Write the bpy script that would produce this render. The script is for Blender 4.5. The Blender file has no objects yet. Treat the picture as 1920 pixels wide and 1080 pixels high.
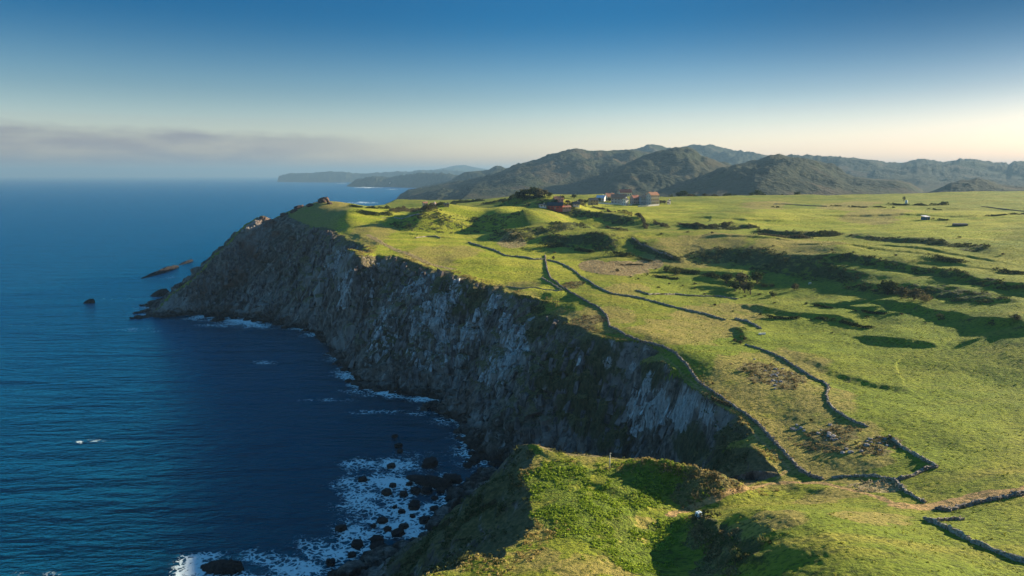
import bpy, bmesh, math, random
import numpy as np
from mathutils import Vector

# ------------------------------------------------------------------ camera, sky, sun, exposure
scene = bpy.context.scene
COL = scene.collection
W0, H0 = 1920.0, 1080.0
F = 1280.0
HZ = 328.0
TH = math.atan((540.0 - HZ) / F)
CT, ST = math.cos(TH), math.sin(TH)
CAMZ = 120.0
cam_d = bpy.data.cameras.new("camera")
cam_d.sensor_width = 36.0
cam_d.lens = 24.0
cam_d.clip_start = 0.5
cam_d.clip_end = 120000.0
cam = bpy.data.objects.new("camera", cam_d)
COL.objects.link(cam)
cam.location = (0, 0, CAMZ)
cam.rotation_euler = (math.pi / 2 - TH, 0, 0)
scene.camera = cam

SUN_AZ, SUN_EL = math.radians(67), math.radians(16.0)
world = bpy.data.worlds.new("World")
scene.world = world
world.use_nodes = True
wt = world.node_tree
for n in list(wt.nodes):
    wt.nodes.remove(n)


class NT:
    """small helper to write node trees"""
    def __init__(s, tree):
        s.t = tree

    def n(s, typ, ins=None, **props):
        nd = s.t.nodes.new(typ)
        for k, v in props.items():
            setattr(nd, k, v)
        if ins:
            for k, v in ins.items():
                s.put(nd, k, v)
        return nd

    def put(s, nd, k, v):
        sock = nd.inputs[k]
        if isinstance(v, bpy.types.NodeSocket):
            s.t.links.new(v, sock)
        elif isinstance(v, bpy.types.Node):
            s.t.links.new(v.outputs[0], sock)
        else:
            if isinstance(v, (tuple, list)) and sock.type == 'RGBA' and len(v) == 3:
                v = tuple(v) + (1,)
            sock.default_value = v

    def math(s, op, a, b=0.0, c=None, clamp=False):
        nd = s.n('ShaderNodeMath', operation=op, use_clamp=clamp)
        s.put(nd, 0, a); s.put(nd, 1, b)
        if c is not None:
            s.put(nd, 2, c)
        return nd.outputs[0]

    def mix(s, f, a, b, mode='MIX'):
        nd = s.n('ShaderNodeMix', data_type='RGBA', blend_type=mode)
        s.put(nd, 0, f); s.put(nd, 6, a); s.put(nd, 7, b)
        return nd.outputs[2]

    def ramp(s, v, lo, hi, a=0.0, b=1.0, smooth=True):
        nd = s.n('ShaderNodeMapRange', interpolation_type='SMOOTHSTEP' if smooth else 'LINEAR')
        s.put(nd, 0, v); s.put(nd, 1, lo); s.put(nd, 2, hi); s.put(nd, 3, a); s.put(nd, 4, b)
        return nd.outputs[0]

    def noise(s, vec, scale, detail=4, rough=0.55, dist=0.0):
        nd = s.n('ShaderNodeTexNoise')
        s.put(nd, 'Vector', vec); s.put(nd, 'Scale', scale); s.put(nd, 'Detail', detail)
        s.put(nd, 'Roughness', rough); s.put(nd, 'Distortion', dist)
        return nd.outputs[0]

    def mapping(s, vec, scale=(1, 1, 1), rot=(0, 0, 0), loc=(0, 0, 0)):
        nd = s.n('ShaderNodeMapping')
        s.put(nd, 'Vector', vec); s.put(nd, 'Scale', scale); s.put(nd, 'Rotation', rot); s.put(nd, 'Location', loc)
        return nd.outputs[0]


N = NT(wt)
sky = N.n('ShaderNodeTexSky', sky_type='NISHITA', sun_disc=False, sun_elevation=SUN_EL, sun_rotation=SUN_AZ,
          altitude=100.0, air_density=1.0, dust_density=1.2, ozone_density=3.0)
hs = N.n('ShaderNodeHueSaturation', {'Hue': 0.487, 'Saturation': 1.2, 'Value': 1.0, 'Color': sky})
tc = N.n('ShaderNodeTexCoord')
sep = N.n('ShaderNodeSeparateXYZ', {0: tc.outputs['Generated']})
elev = sep.outputs[2]
azi = N.math('ARCTAN2', sep.outputs[0], sep.outputs[1])
cm = N.n('ShaderNodeCombineXYZ', {0: N.math('MULTIPLY', azi, 3.0), 1: N.math('MULTIPLY', elev, 14.0)})
cn = N.noise(cm.outputs[0], 3.2, 5, 0.55)
top = N.math('ADD', 0.050, N.math('MULTIPLY', cn, 0.028))
top = N.math('ADD', top, N.math('MULTIPLY', N.math('ADD', azi, 0.6), -0.018))
edge = N.math('DIVIDE', N.math('SUBTRACT', top, elev), 0.011, clamp=True)
bot = N.ramp(elev, 0.003, 0.017)
side = N.ramp(azi, -0.06, -0.42)
cmask = N.math('MULTIPLY', N.math('MULTIPLY', edge, bot), side)
cmask = N.math('MULTIPLY', cmask, N.ramp(cn, 0.3, 0.65, 0.42, 0.80))
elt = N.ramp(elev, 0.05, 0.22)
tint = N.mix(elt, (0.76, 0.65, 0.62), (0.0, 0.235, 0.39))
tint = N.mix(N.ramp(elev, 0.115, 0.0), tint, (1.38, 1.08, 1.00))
tint = N.mix(N.ramp(elev, 0.27, 0.75), tint, (0.98, 1.22, 1.34))  # added fill: sky above the view brightened to lift the shaded cliffs
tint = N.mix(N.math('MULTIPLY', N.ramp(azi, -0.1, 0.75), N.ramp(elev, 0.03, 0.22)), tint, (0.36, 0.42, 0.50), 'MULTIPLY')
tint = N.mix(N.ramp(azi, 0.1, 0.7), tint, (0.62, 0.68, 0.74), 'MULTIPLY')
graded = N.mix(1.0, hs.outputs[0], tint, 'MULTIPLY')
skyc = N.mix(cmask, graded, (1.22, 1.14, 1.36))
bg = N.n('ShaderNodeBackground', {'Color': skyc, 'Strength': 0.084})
wo = N.n('ShaderNodeOutputWorld', {'Surface': bg})

sun_d = bpy.data.lights.new("sun", 'SUN')
sun_d.energy = 5.0
sun_d.angle = math.radians(0.5)
sun_d.color = (1.0, 0.86, 0.66)
sun = bpy.data.objects.new("sun", sun_d)
COL.objects.link(sun)
sdir = Vector((math.cos(SUN_EL) * math.sin(SUN_AZ), math.cos(SUN_EL) * math.cos(SUN_AZ), math.sin(SUN_EL)))
sun.rotation_euler = sdir.to_track_quat('Z', 'Y').to_euler()
sun.location = (300, 200, 400)

scene.view_settings.view_transform = 'Standard'
scene.view_settings.look = 'None'
scene.view_settings.gamma = 1.0
scene.view_settings.use_curve_mapping = False
scene.view_settings.exposure = 1.5


# ------------------------------------------------------------------ helpers
def fr(px, py):
    """slope of the sight line through a photo pixel: (x/y, z/y)"""
    v = py - 540.0
    fy = F * CT - v * ST
    return (px - 960.0) / fy, -(F * ST + v * CT) / fy


def uz(px, py, z):
    u, s = fr(px, py)
    D = (z - CAMZ) / s
    return (u * D, D, z)


def ud(px, py, D):
    u, s = fr(px, py)
    return (u * D, D, CAMZ + s * D)


def sst(a, b, x):
    t = np.clip((x - a) / (b - a), 0, 1)
    return t * t * (3 - 2 * t)


_ang = np.arange(16) * (2 * math.pi / 16)
_GX, _GY = np.cos(_ang).astype(np.float32), np.sin(_ang).astype(np.float32)


def _h2(i, j, seed):
    h = (i * np.uint32(374761393) + j * np.uint32(668265263) + np.uint32((seed * 1013904223) & 0xffffffff))
    h = (h ^ (h >> np.uint32(13))) * np.uint32(1274126177)
    return h ^ (h >> np.uint32(16))


def pn(x, y, seed=0):
    x = np.asarray(x, np.float64); y = np.asarray(y, np.float64)
    xf, yf = np.floor(x), np.floor(y)
    fx, fy = (x - xf).astype(np.float32), (y - yf).astype(np.float32)
    i = xf.astype(np.int64).astype(np.uint32); j = yf.astype(np.int64).astype(np.uint32)
    one = np.uint32(1)

    def g(a, b, dx, dy):
        k = _h2(a, b, seed) & np.uint32(15)
        return _GX[k] * dx + _GY[k] * dy
    sx = fx * fx * fx * (fx * (fx * 6 - 15) + 10); sy = fy * fy * fy * (fy * (fy * 6 - 15) + 10)
    a = g(i, j, fx, fy); b = g(i + one, j, fx - 1, fy)
    c = g(i, j + one, fx, fy - 1); d = g(i + one, j + one, fx - 1, fy - 1)
    return ((a + (b - a) * sx) * (1 - sy) + (c + (d - c) * sx) * sy) * 1.5


def fbm(x, y, scale, octs=4, seed=0, gain=0.5):
    r = 0; a = 1.0; f = 1.0 / scale
    for o in range(octs):
        r = r + a * pn(x * f + 17.3 * o, y * f - 9.1 * o, seed + o)
        a *= gain; f *= 2.03
    return r


def ridg(x, y, scale, octs=4, seed=0, gain=0.5):
    r = 0; a = 1.0; f = 1.0 / scale
    for o in range(octs):
        r = r + a * (1 - 2 * np.abs(pn(x * f + 7.7 * o, y * f + 3.1 * o, seed + o)))
        a *= gain; f *= 2.1
    return r


def pseg(X, Y, P, closed=False):
    """distance to polyline P (n,2), arc parameter, seg index, t and side (+ = left of travel)"""
    P = np.asarray(P, float)
    best = np.full(X.shape, 1e18); arc = np.zeros(X.shape); idx = np.zeros(X.shape, np.int32); tt = np.zeros(X.shape)
    side = np.zeros(X.shape)
    eps = 1e-7
    n = len(P) if closed else len(P) - 1
    L = 0.0
    for k in range(n):
        a = P[k]; b = P[(k + 1) % len(P)]
        d = b - a; l2 = float(d @ d) + 1e-9; l = math.sqrt(l2)
        t = np.clip(((X - a[0]) * d[0] + (Y - a[1]) * d[1]) / l2, 0, 1)
        dx = X - (a[0] + t * d[0]); dy = Y - (a[1] + t * d[1])
        q = dx * dx + dy * dy
        sn = (d[0] * (Y - a[1]) - d[1] * (X - a[0])) / l
        tie = (np.abs(q - best) <= eps * (1 + q)) & (t <= 0)
        side = np.where(tie, side + sn, side)
        m = (q < best) & ~tie
        best = np.where(m, q, best); arc = np.where(m, L + t * l, arc)
        idx = np.where(m, k, idx); tt = np.where(m, t, tt)
        side = np.where(m, sn, side)
        L += l
    return np.sqrt(best), arc, idx, tt, np.sign(side), L


def inside(X, Y, P):
    P = np.asarray(P, float)
    r = np.zeros(X.shape, bool)
    n = len(P)
    for k in range(n):
        x0, y0 = P[k]; x1, y1 = P[(k + 1) % n]
        if y0 == y1:
            continue
        c = ((y0 > Y) != (y1 > Y)) & (X < (x1 - x0) * (Y - y0) / (y1 - y0) + x0)
        r ^= c
    return r


def densify(P, step):
    P = np.asarray(P, float); out = [P[0]]
    for a, b in zip(P[:-1], P[1:]):
        n = max(1, int(np.linalg.norm(b[:2] - a[:2]) / step))
        for k in range(1, n + 1):
            out.append(a + (b - a) * k / n)
    return np.array(out)


# ------------------------------------------------------------------ the shape of the land
backrim = [ud(607, 374, 790), ud(583, 382, 750), ud(555, 390, 715)]
rim = [uz(283, 592, 0.5), ud(320, 556, 590), ud(370, 515, 605), ud(420, 465, 630), ud(460, 425, 655), ud(490, 405, 675),
       ud(497, 405, 677), ud(513, 414, 680), ud(529, 399, 688), ud(537, 400, 690), ud(550, 409, 668), ud(570, 420, 640), ud(590, 427, 620), ud(610, 425, 610),
       ud(628, 433, 590), ud(650, 447, 560), ud(683, 460, 522), uz(690, 474, 66), uz(655, 466, 68), uz(675, 478, 66), uz(707, 480, 64), uz(740, 478, 65), uz(767, 487, 63),
       uz(790, 497, 61), uz(812, 506, 60), uz(838, 507, 60), uz(860, 516, 59), uz(883, 523, 58), uz(933, 537, 55), uz(958, 552, 53), uz(975, 562, 53), uz(1046, 567, 54),
       uz(1010, 580, 49), uz(985, 592, 47), uz(1010, 590, 48), uz(1056, 592, 51), uz(1072, 606, 51), uz(1100, 617, 51), uz(1117, 627, 51), uz(1160, 637, 51.2), uz(1205, 641, 51.2), uz(1232, 652, 50.5),
       uz(1240, 663, 49.5), uz(1192, 680, 45), uz(1240, 674, 48.5), uz(1270, 690, 48.8), uz(1238, 714, 43), uz(1278, 704, 46.5), uz(1296, 722, 46.5), uz(1315, 738, 46.5),
       uz(1346, 757, 46.5), uz(1372, 775, 46.3), uz(1389, 787, 46), uz(1408, 812, 45.8), uz(1396, 824, 44.5), uz(1352, 846, 39), uz(1400, 836, 44.5), uz(1431, 851, 45.8), uz(1452, 876, 45.5), uz(1463, 893, 45)]
spur = [uz(1438, 901, 43), uz(1410, 908, 44), uz(1392, 912, 45), uz(1377, 905, 46.5), uz(1353, 893, 48), uz(1313, 893, 49), uz(1288, 885, 49),
        uz(1247, 872, 50), uz(1205, 865, 50), uz(1147, 861, 49), uz(1110, 858, 49), uz(1080, 856, 49), uz(1033, 845, 49.5), uz(1000, 833, 50), uz(984, 835, 49),
        uz(1004, 852, 49), uz(997, 875, 48.3), uz(968, 883, 47.5), uz(984, 907, 47.8), uz(1000, 927, 48), uz(998, 953, 48.5), uz(990, 967, 48.5),
        uz(1008, 985, 49), uz(977, 1013, 49), uz(950, 1027, 49), uz(943, 1050, 50), uz(913, 1053, 49.5), uz(883, 1043, 48.8), uz(853, 1063, 49),
        uz(800, 1080, 50), uz(740, 1105, 50), uz(690, 1160, 51), (-38, 80, 51), (-48, 50, 51)]
front = rim + spur
foot = [uz(279, 593, 0), uz(310, 592, 0), uz(340, 588, 0), uz(375, 589, 0), uz(400, 593, 0), uz(440, 592, 0), uz(475, 595, 0), uz(520, 600, 0), uz(545, 608, 0), uz(600, 620, 0), uz(622, 632, 0), uz(630, 655, 0),
        uz(655, 672, 0), uz(662, 695, 0), uz(685, 715, 0), uz(728, 727, 0), uz(765, 733, 0), uz(820, 738, 0), uz(872, 743, 0), uz(855, 757, 0), uz(822, 770, 0), uz(850, 780, 0), uz(880, 786, 0),
        uz(893, 800, 0), uz(903, 822, 0), uz(898, 845, 0), uz(912, 862, 0), uz(955, 868, 0), uz(1040, 864, 0), uz(1120, 870, 2), (46, 258, 8), (56, 238, 14), (60, 208, 22),
        (57, 194, 24), (45, 210, 14), (30, 222, 3), (12, 226, 0), (0, 232, 0), uz(925, 893, 0), uz(900, 915, 0), uz(865, 937, 0), uz(850, 958, 0), uz(828, 985, 0), uz(800, 1008, 0), uz(760, 1038, 0),
        uz(728, 1048, 0), uz(690, 1070, 0), uz(655, 1092, 0), uz(610, 1130, 0), (-72, 150, 0), (-82, 110, 0), (-92, 60, 0), (-95, 0, 0)]
backfoot = [(-168, 4200, 0), (-172, 2600, 0), (-190, 1750, 0), (-232, 1250, 0), (-262, 1050, 0), (-292, 900, 0), (-312, 820, 0), (-322, 760, 0), (-330, 690, 0), (-335, 640, 0), (-325, 600, 0)]
backland = [(-150, 4200, 20), (-150, 2600, 35), (-168, 1750, 35), (-200, 1250, 60), ud(722, 384, 1020), ud(690, 386, 920), ud(640, 381, 850)]
RIM = np.array(backland + backrim + [ud(534, 399, 695)] + front[::-1][::-1][0:0] + [])
# closed outlines: back coast -> tip -> front coast -> near edge -> right
tipback = [ud(536, 399, 694), ud(530, 399, 692), ud(514, 414, 686), ud(498, 405, 682), ud(489, 406, 680), ud(460, 424, 662), ud(420, 464, 637), ud(370, 514, 611), ud(320, 555, 596)]
rim_line = np.array(backland + backrim + tipback + front)
foot_line = np.array(backfoot + foot)
TP = np.vstack([rim_line[:, :2], [(-48, -50), (3000, -50), (60000, 60000), (-150, 60000)]])
FP = np.vstack([foot_line[:, :2], [(-95, -60), (3000, -60), (60000, 61000), (-168, 61000)]])

ctl = [(1297, 962, 44), (1340, 985, 46.5), (1400, 960, 54), (1500, 960, 57.5), (1500, 1040, 58), (1420, 1070, 52.5), (1400, 1010, 53), (1570, 1075, 60.5), (1580, 990, 59.5), (1650, 1000, 57), (1900, 1000, 56), (1900, 1070, 57), (1100, 950, 49.5), (1100, 1050, 51),
       (1250, 920, 47.5), (1250, 1060, 47), (1340, 1075, 46), (1600, 930, 50), (1730, 950, 51), (1913, 922, 53), (1500, 900, 46), (1600, 850, 48.5), (1700, 850, 50), (1900, 850, 52),
       (1450, 760, 47.5), (1550, 760, 49), (1420, 700, 49.5), (1500, 740, 49.5), (1600, 720, 48.5), (1750, 700, 50), (1900, 700, 52), (1750, 780, 50), (1300, 620, 51), (1200, 590, 52.5),
       (1350, 640, 50.5), (1450, 640, 50), (1100, 570, 54), (1250, 540, 55), (1400, 600, 51), (1550, 600, 52), (1700, 620, 54), (1900, 640, 57), (1050, 530, 58), (950, 500, 61),
       (870, 480, 64.5), (1000, 480, 62), (1150, 510, 59), (1300, 510, 58), (1450, 530, 57), (1600, 540, 58), (1750, 560, 60), (1900, 580, 62), (800, 450, 69), (900, 440, 70),
       (750, 430, 74), (690, 410, 81), (650, 395, 88), (612, 378, 93), (700, 395, 82), (830, 430, 72), (850, 400, 80), (920, 385, 85), (930, 400, 81), (1000, 385, 88), (1080, 430, 72),
       (1170, 390, 85), (1200, 440, 74), (1350, 400, 84), (1000, 430, 74), (1100, 470, 65), (1300, 450, 72), (1500, 440, 74), (1650, 440, 75), (1850, 440, 77),
       (1500, 490, 66), (1700, 490, 68), (1900, 500, 70), (1350, 381, 88.5), (1550, 375, 91), (1750, 370, 93), (1900, 369, 94), (1500, 400, 84), (1750, 400, 86), (1900, 400, 87),
       (1000, 369, 92), (1170, 383, 86.5), (760, 400, 78), (780, 388, 78), (1060, 386, 87)]
CP = np.array([uz(*c) for c in ctl] + [p for p in rim[9:31]] + [p for p in spur[::2]] + [p for p in rim[30:] if p[2] >= 42.5] + [(1500, 1000, 94), (1200, 400, 66), (900, 150, 60), (400, 60, 56), (-20, 60, 51), (100, 60, 53)])


def tps_fit(P, lam=2.0):
    n = len(P); s = 100.0
    x = P[:, :2] / s
    d = np.linalg.norm(x[:, None] - x[None], axis=2)
    K = np.where(d > 0, d * d * np.log(d + 1e-12), 0) + np.eye(n) * lam * 0.004
    Q = np.hstack([np.ones((n, 1)), x])
    A = np.block([[K, Q], [Q.T, np.zeros((3, 3))]])
    w = np.linalg.solve(A, np.concatenate([P[:, 2], np.zeros(3)]))
    return x, w


_tx, _tw = tps_fit(CP)


def plateau(X, Y):
    X = X / 100.0; Y = Y / 100.0
    r = _tw[-3] + _tw[-2] * X + _tw[-1] * Y
    for (a, b), w in zip(_tx, _tw[:-3]):
        q = (X - a) ** 2 + (Y - b) ** 2 + 1e-9
        r = r + w * 0.5 * q * np.log(q)
    return r


# far skylines: (list of (px,py), list of (px,depth), front width, back width, roughness)
layers = [
    ('wood_right', [(1640, 366), (1700, 364), (1740, 362), (1765, 351), (1783, 344), (1800, 341), (1830, 337), (1850, 339), (1866, 343), (1880, 348), (1900, 350), (1925, 350), (2100, 346), (2300, 350)], [(1600, 2300), (2300, 2300)], 450, 400, 5),
    ('wood_mid', [(1180, 372), (1240, 352), (1300, 335), (1340, 323), (1380, 310), (1400, 306), (1425, 301), (1445, 294), (1460, 292), (1480, 296), (1500, 300), (1530, 304), (1545, 308), (1560, 311), (1572, 316), (1585, 327), (1600, 332), (1640, 336), (1680, 338), (1705, 343), (1722, 352), (1745, 368)], [(1180, 2300), (1750, 2700)], 800, 500, 3.5),
    ('knoll', [(1080, 366), (1130, 345), (1160, 315), (1190, 303), (1215, 290), (1240, 283), (1270, 276.5), (1290, 276), (1303, 281), (1314, 292), (1335, 301), (1365, 308), (1420, 330), (1480, 360)], [(1080, 2700), (1480, 3200)], 900, 700, 3.2),
    ('ridge', [(725, 378), (741, 378), (750, 366), (765, 358), (790, 355), (830, 347), (860, 342), (900, 335), (930, 328), (965, 312), (1000, 303), (1030, 293), (1055, 286), (1080, 284), (1100, 286), (1135, 286), (1165, 283), (1190, 281), (1230, 290), (1300, 320), (1350, 350)], [(725, 3300), (800, 3300), (1000, 3700), (1350, 4000)], 1300, 900, 3),
    ('peak', [(790, 350), (835, 343), (850, 335), (870, 323), (900, 320), (915, 319), (925, 313), (932, 311.5), (940, 313), (950, 317), (980, 322), (1010, 330), (1060, 350)], [(790, 4600), (1060, 5200)], 700, 500, 2),
    ('back_ridge', [(1080, 300), (1120, 292), (1180, 284), (1205, 279), (1218, 274.5), (1235, 274), (1250, 279), (1275, 283), (1340, 300), (1400, 330)], [(1080, 5600), (1400, 5600)], 1000, 700, 3),
    ('woods_far', [(1380, 320), (1440, 297), (1480, 296), (1505, 296), (1540, 297), (1580, 296), (1610, 298), (1645, 303), (1655, 307), (1690, 309), (1710, 306), (1722, 302), (1745, 303), (1765, 307), (1785, 305), (1800, 300), (1830, 300), (1860, 306), (1885, 307), (1890, 311), (1900, 306), (1930, 306), (2050, 302), (2300, 306)], [(1380, 5200), (2300, 4800)], 1700, 900, 3.5),
    ('pale_ridge', [(1230, 284), (1290, 276), (1303, 274), (1325, 274), (1345, 277), (1380, 283), (1420, 290), (1450, 294), (1500, 303), (1560, 320)], [(1230, 5900), (1560, 5900)], 1300, 900, 3),
    ('bay_head', [(648, 351), (656, 346), (668, 339), (690, 333), (705, 331.5), (730, 334), (770, 328), (800, 326), (860, 328), (900, 330), (960, 335)], [(648, 7300), (720, 7600), (960, 5800)], 700, 2500, 4),
    ('headland', [(505, 345), (519, 343), (523, 331), (530, 328), (546, 325.5), (580, 325), (617, 322.5), (647, 323), (665, 326), (700, 325), (733, 323.5), (783, 321), (820, 320), (870, 322), (950, 330)], [(505, 12500), (950, 11500)], 900, 1500, 5),
    ('mountain', [(780, 324), (830, 316), (850, 311), (870, 310), (890, 314), (930, 320), (1000, 326)], [(780, 17000), (1000, 17000)], 2500, 2500, 3),
]
EDGE = [(600, 1500), (740, 1100), (800, 1020), (900, 960), (1000, 960), (1100, 930), (1250, 900), (1550, 900), (1900, 960), (2300, 1000)]
EU = [(p - 960) / 1297.0 for p, _ in EDGE]; EV = [d for _, d in EDGE]


def far_height(U, X, Y, base):
    h = base.copy()
    tree = np.zeros(X.shape)
    for name, sk, dp, wf, wb, ro in layers:
        D = np.interp(U, [(p - 960) / 1297.0 for p, _ in dp], [d for _, d in dp])
        su = [fr(p, q)[0] for p, q in sk]; ss = [fr(p, q)[1] for p, q in sk]
        z = CAMZ + np.interp(U, su, ss) * D
        ok = (U > su[0]) & (U < su[-1])
        wob = fbm(X, Y, wf * 0.9, 3, 40 + len(name)) * wf * 0.10
        wfl = wf * np.interp(U, [(740 - 960) / 1297., (820 - 960) / 1297.], [0.35, 1.0]) if name == 'ridge' else (wf * np.interp(U, [su[0], su[0] + .05], [0.25, 1.0]) if name in ('bay_head', 'headland') else wf)
        q = (Y - D)
        # front: s=-1 foot, 0 crest
        s = np.where(q < 0, np.clip(1 + (q + wob * np.clip(-q / wf * 3, 0, 1)) / wfl, 0, 1), np.clip(1 - q / wb, 0, 1))
        sh = s * s * (3 - 2 * s) * 0.55 + s * 0.45
        bell = 4 * sh * (1 - sh)
        zz = base + (z - base) * sh + bell * (z - base) * 0.20 * ridg(X, Y, wf * 0.42, 4, 71) * np.where(q < 0, 1, 0.2)
        zz = np.where(ok & (s > 0), zz, -1e3)
        m = zz > h
        h = np.where(m, zz, h)
        tree = np.where(m, np.clip(ro / 4.0, 0, 1.4) * np.clip((z - base) / 60, 0, 1), tree)
    # tree-top roughness
    n = np.abs(pn(X / 48, Y / 90, 5)) * 4.5 + np.abs(pn(X / 23, Y / 40, 7)) * 2.0 + pn(X / 10, Y / 20, 6) * 0.8
    wood = sst(-0.25, 0.35, fbm(X, Y, 330, 3, 9) + (tree - 0.7) * 0.8)
    h = h + n * np.clip(tree * 1.0, 0, 1.5) * wood * 2.4 * np.clip(Y / 2500, 0.8, 2.2) * (h > 3)
    return h, wood * (tree > 0)


# steps: ground falls steeply on the left/near side of the line; (pixel line, height, steep width, back slope length)
STEPS = []


def addstep(pts, h, w, L, scrub=1.0):
    STEPS.append((pts, h, w, L, scrub))


addstep([(1255, 466), (1290, 467), (1380, 473), (1480, 486), (1560, 503), (1640, 519), (1720, 528)], 4.8, 22, 60, 0.8)
addstep([(1440, 482), (1560, 493), (1640, 501), (1720, 513), (1790, 525), (1850, 538), (1930, 554), (2050, 570)], 4.0, 9, 50, 0.6)
addstep([(1540, 528), (1620, 536), (1700, 544), (1800, 556), (1880, 570), (1960, 586)], 3.2, 12, 45, 0.7)
addstep([(1590, 562), (1650, 568), (1700, 574), (1780, 592), (1850, 606), (1930, 618), (2050, 630)], 2.9, 6, 40, 0.45)
addstep([(1388, 568), (1410, 578), (1480, 590), (1540, 596), (1570, 602), (1637, 613)], 2.2, 4, 30, 0.3)
addstep([(1603, 630), (1640, 639), (1700, 648), (1765, 656)], 2.1, 4, 30, 0.0)
addstep([(1507, 569), (1563, 576), (1663, 587)], 1.6, 3, 25, 0.2)
addstep([(1570, 434), (1615, 442), (1690, 450), (1765, 460), (1830, 470), (1920, 488)], 3.0, 14, 50, 0.8)
addstep([(1270, 424), (1310, 430), (1375, 428), (1440, 426)], 3.0, 6, 50)
addstep([(1400, 432), (1470, 441), (1540, 442), (1590, 436)], 3.0, 6, 50)
addstep([(733, 404), (793, 421), (883, 427), (960, 425), (1000, 432)], 17.0, 42, 90, 0.5)
addstep([(900, 440), (960, 444), (1000, 440), (1060, 434), (1130, 430)], 7.0, 18, 50, 0.7)
addstep([(985, 398), (1040, 408), (1085, 412), (1180, 416), (1210, 424)], 5.0, 12, 45, 0.7)
addstep([(958, 384), (1000, 398), (1045, 414)], 12.0, 34, 70, 0.5)
addstep([(1010, 442), (1085, 452), (1160, 458), (1190, 464)], 7.0, 16, 45, 0.8)
addstep([(1183, 448), (1210, 463), (1245, 480), (1300, 494)], 3.0, 5, 30)
addstep([(740, 434), (800, 441), (860, 446)], 1.2, 5, 30)
addstep([(1470, 660), (1540, 690), (1600, 716), (1700, 733), (1760, 731)], 1.0, 5, 40)
addstep([(1380, 612), (1400, 630), (1394, 645)], 1.5, 4, 14)
addstep([(1502, 795), (1512, 815), (1545, 835)], 0.6, 2.0, 12)
addstep([(940, 568), (1000, 575), (1045, 569)], 3.0, 5, 25)
addstep([(1300, 955), (1330, 985), (1350, 1012), (1385, 1040), (1417, 1068), (1450, 1095)], 2.8, 3.5, 14)
addstep([(1185, 883), (1240, 890), (1290, 905), (1300, 935)], 1.0, 2.0, 6)
for _p in [[(1300, 446), (1400, 453), (1520, 459)], [(1450, 463), (1560, 470), (1680, 479), (1790, 491)], [(1600, 456), (1700, 469), (1850, 491), (1930, 505)], [(1240, 502), (1330, 512), (1420, 520)],
           [(1300, 523), (1360, 527), (1500, 533)], [(1290, 408), (1400, 412), (1500, 414)], [(1700, 492), (1800, 506), (1925, 521)], [(1060, 446), (1120, 444), (1180, 440)], [(1150, 412), (1230, 408)], [(1520, 405), (1700, 404), (1860, 408)]]:
    addstep(_p, 1.3, 4, 30, 0.25)
# ridges: (pixel line, height, half width)
RIDGES = [([(1290, 970), (1310, 1000), (1335, 1030), (1365, 1060), (1385, 1090)], 1.8, 2.3),
          ([(1300, 905), (1310, 925), (1340, 918), (1370, 912)], 1.3, 4.5),
          ([(1195, 871), (1250, 880), (1300, 893), (1390, 915)], 1.6, 1.5),
          ([(1350, 930), (1470, 903), (1600, 925)], 0.5, 3),
          ([(1180, 972), (1215, 978), (1255, 1000)], -1.2, 4),
          ([(1080, 905), (1130, 918), (1165, 930), (1185, 950)], -0.9, 2.0)]

# ---- grid: columns of constant bearing, rows of constant depth, so detail thins out with distance
U1 = np.linspace(-0.90, 0.90, 1144)
U1 = np.concatenate([-0.90 - 0.8 * (np.arange(26, 0, -1) / 26.0) ** 1.5, U1, 0.90 + 1.6 * (np.arange(1, 40) / 39.0) ** 1.5])
NU = len(U1)
UIDX = np.arange(NU)
V1 = 62.0 * np.exp(np.arange(0, 1030) * (math.log(1350 / 62.0) / 1029))
V2 = 1350.0 * np.exp(np.arange(0, 330) * (math.log(22000 / 1350.0) / 329))
V = np.concatenate([V1, V2[1:]])
NV = len(V)
NEAR_ROWS = len(V1)
UU, YY = np.meshgrid(U1, V)
XX = UU * YY
shape = XX.shape

eY = np.interp(UU, EU, EV)
Yc = np.minimum(YY, eY * 1.01)
base = plateau(UU * Yc, Yc)
valley = np.where(UU > 0.35, 58.0, 48.0)
m = sst(0, 1, (YY - eY) / np.where(UU < -0.1, 500, 260))
base = base * (1 - m) + valley * m

near = (YY < 4300) & (XX < 140) & ((UU < 0.30) | ((YY < 330) & (XX < 105)))
nx, ny = XX[near], YY[near]
wx = nx + 2.2 * fbm(nx, ny, 14, 3, 11) + 0.8 * pn(nx / 3.1, ny / 3.1, 12)
wy = ny + 2.2 * fbm(nx, ny, 14, 3, 21) + 0.8 * pn(nx / 3.1, ny / 3.1, 22)
wk = np.clip(nx * 0 + ny / 300, 0.45, 1.3)
wx = nx + (wx - nx) * wk; wy = ny + (wy - ny) * wk
inT = np.zeros(shape, bool); inF = np.zeros(shape, bool)
iT = inside(wx, wy, TP); iF = inside(wx, wy, FP)
inT[near] = iT
inF[near] = iF
other = ~near
inT[other] = inside(XX[other], YY[other], TP)
inF[other] = inside(XX[other], YY[other], FP)
dR, aR, kR, tR, sR, LR = pseg(wx, wy, rim_line[:, :2])
dF, aF, kF, tF, sF, LF = pseg(wx, wy, foot_line[:, :2])
zR = rim_line[kR, 2] * (1 - tR) + rim_line[np.minimum(kR + 1, len(rim_line) - 1), 2] * tR
zF = foot_line[kF, 2] * (1 - tF) + foot_line[np.minimum(kF + 1, len(foot_line) - 1), 2] * tF
arcF = aF
DR = np.full(shape, 1e4); DR[near] = dR
DF = np.full(shape, 1e4); DF[near] = dF
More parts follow.
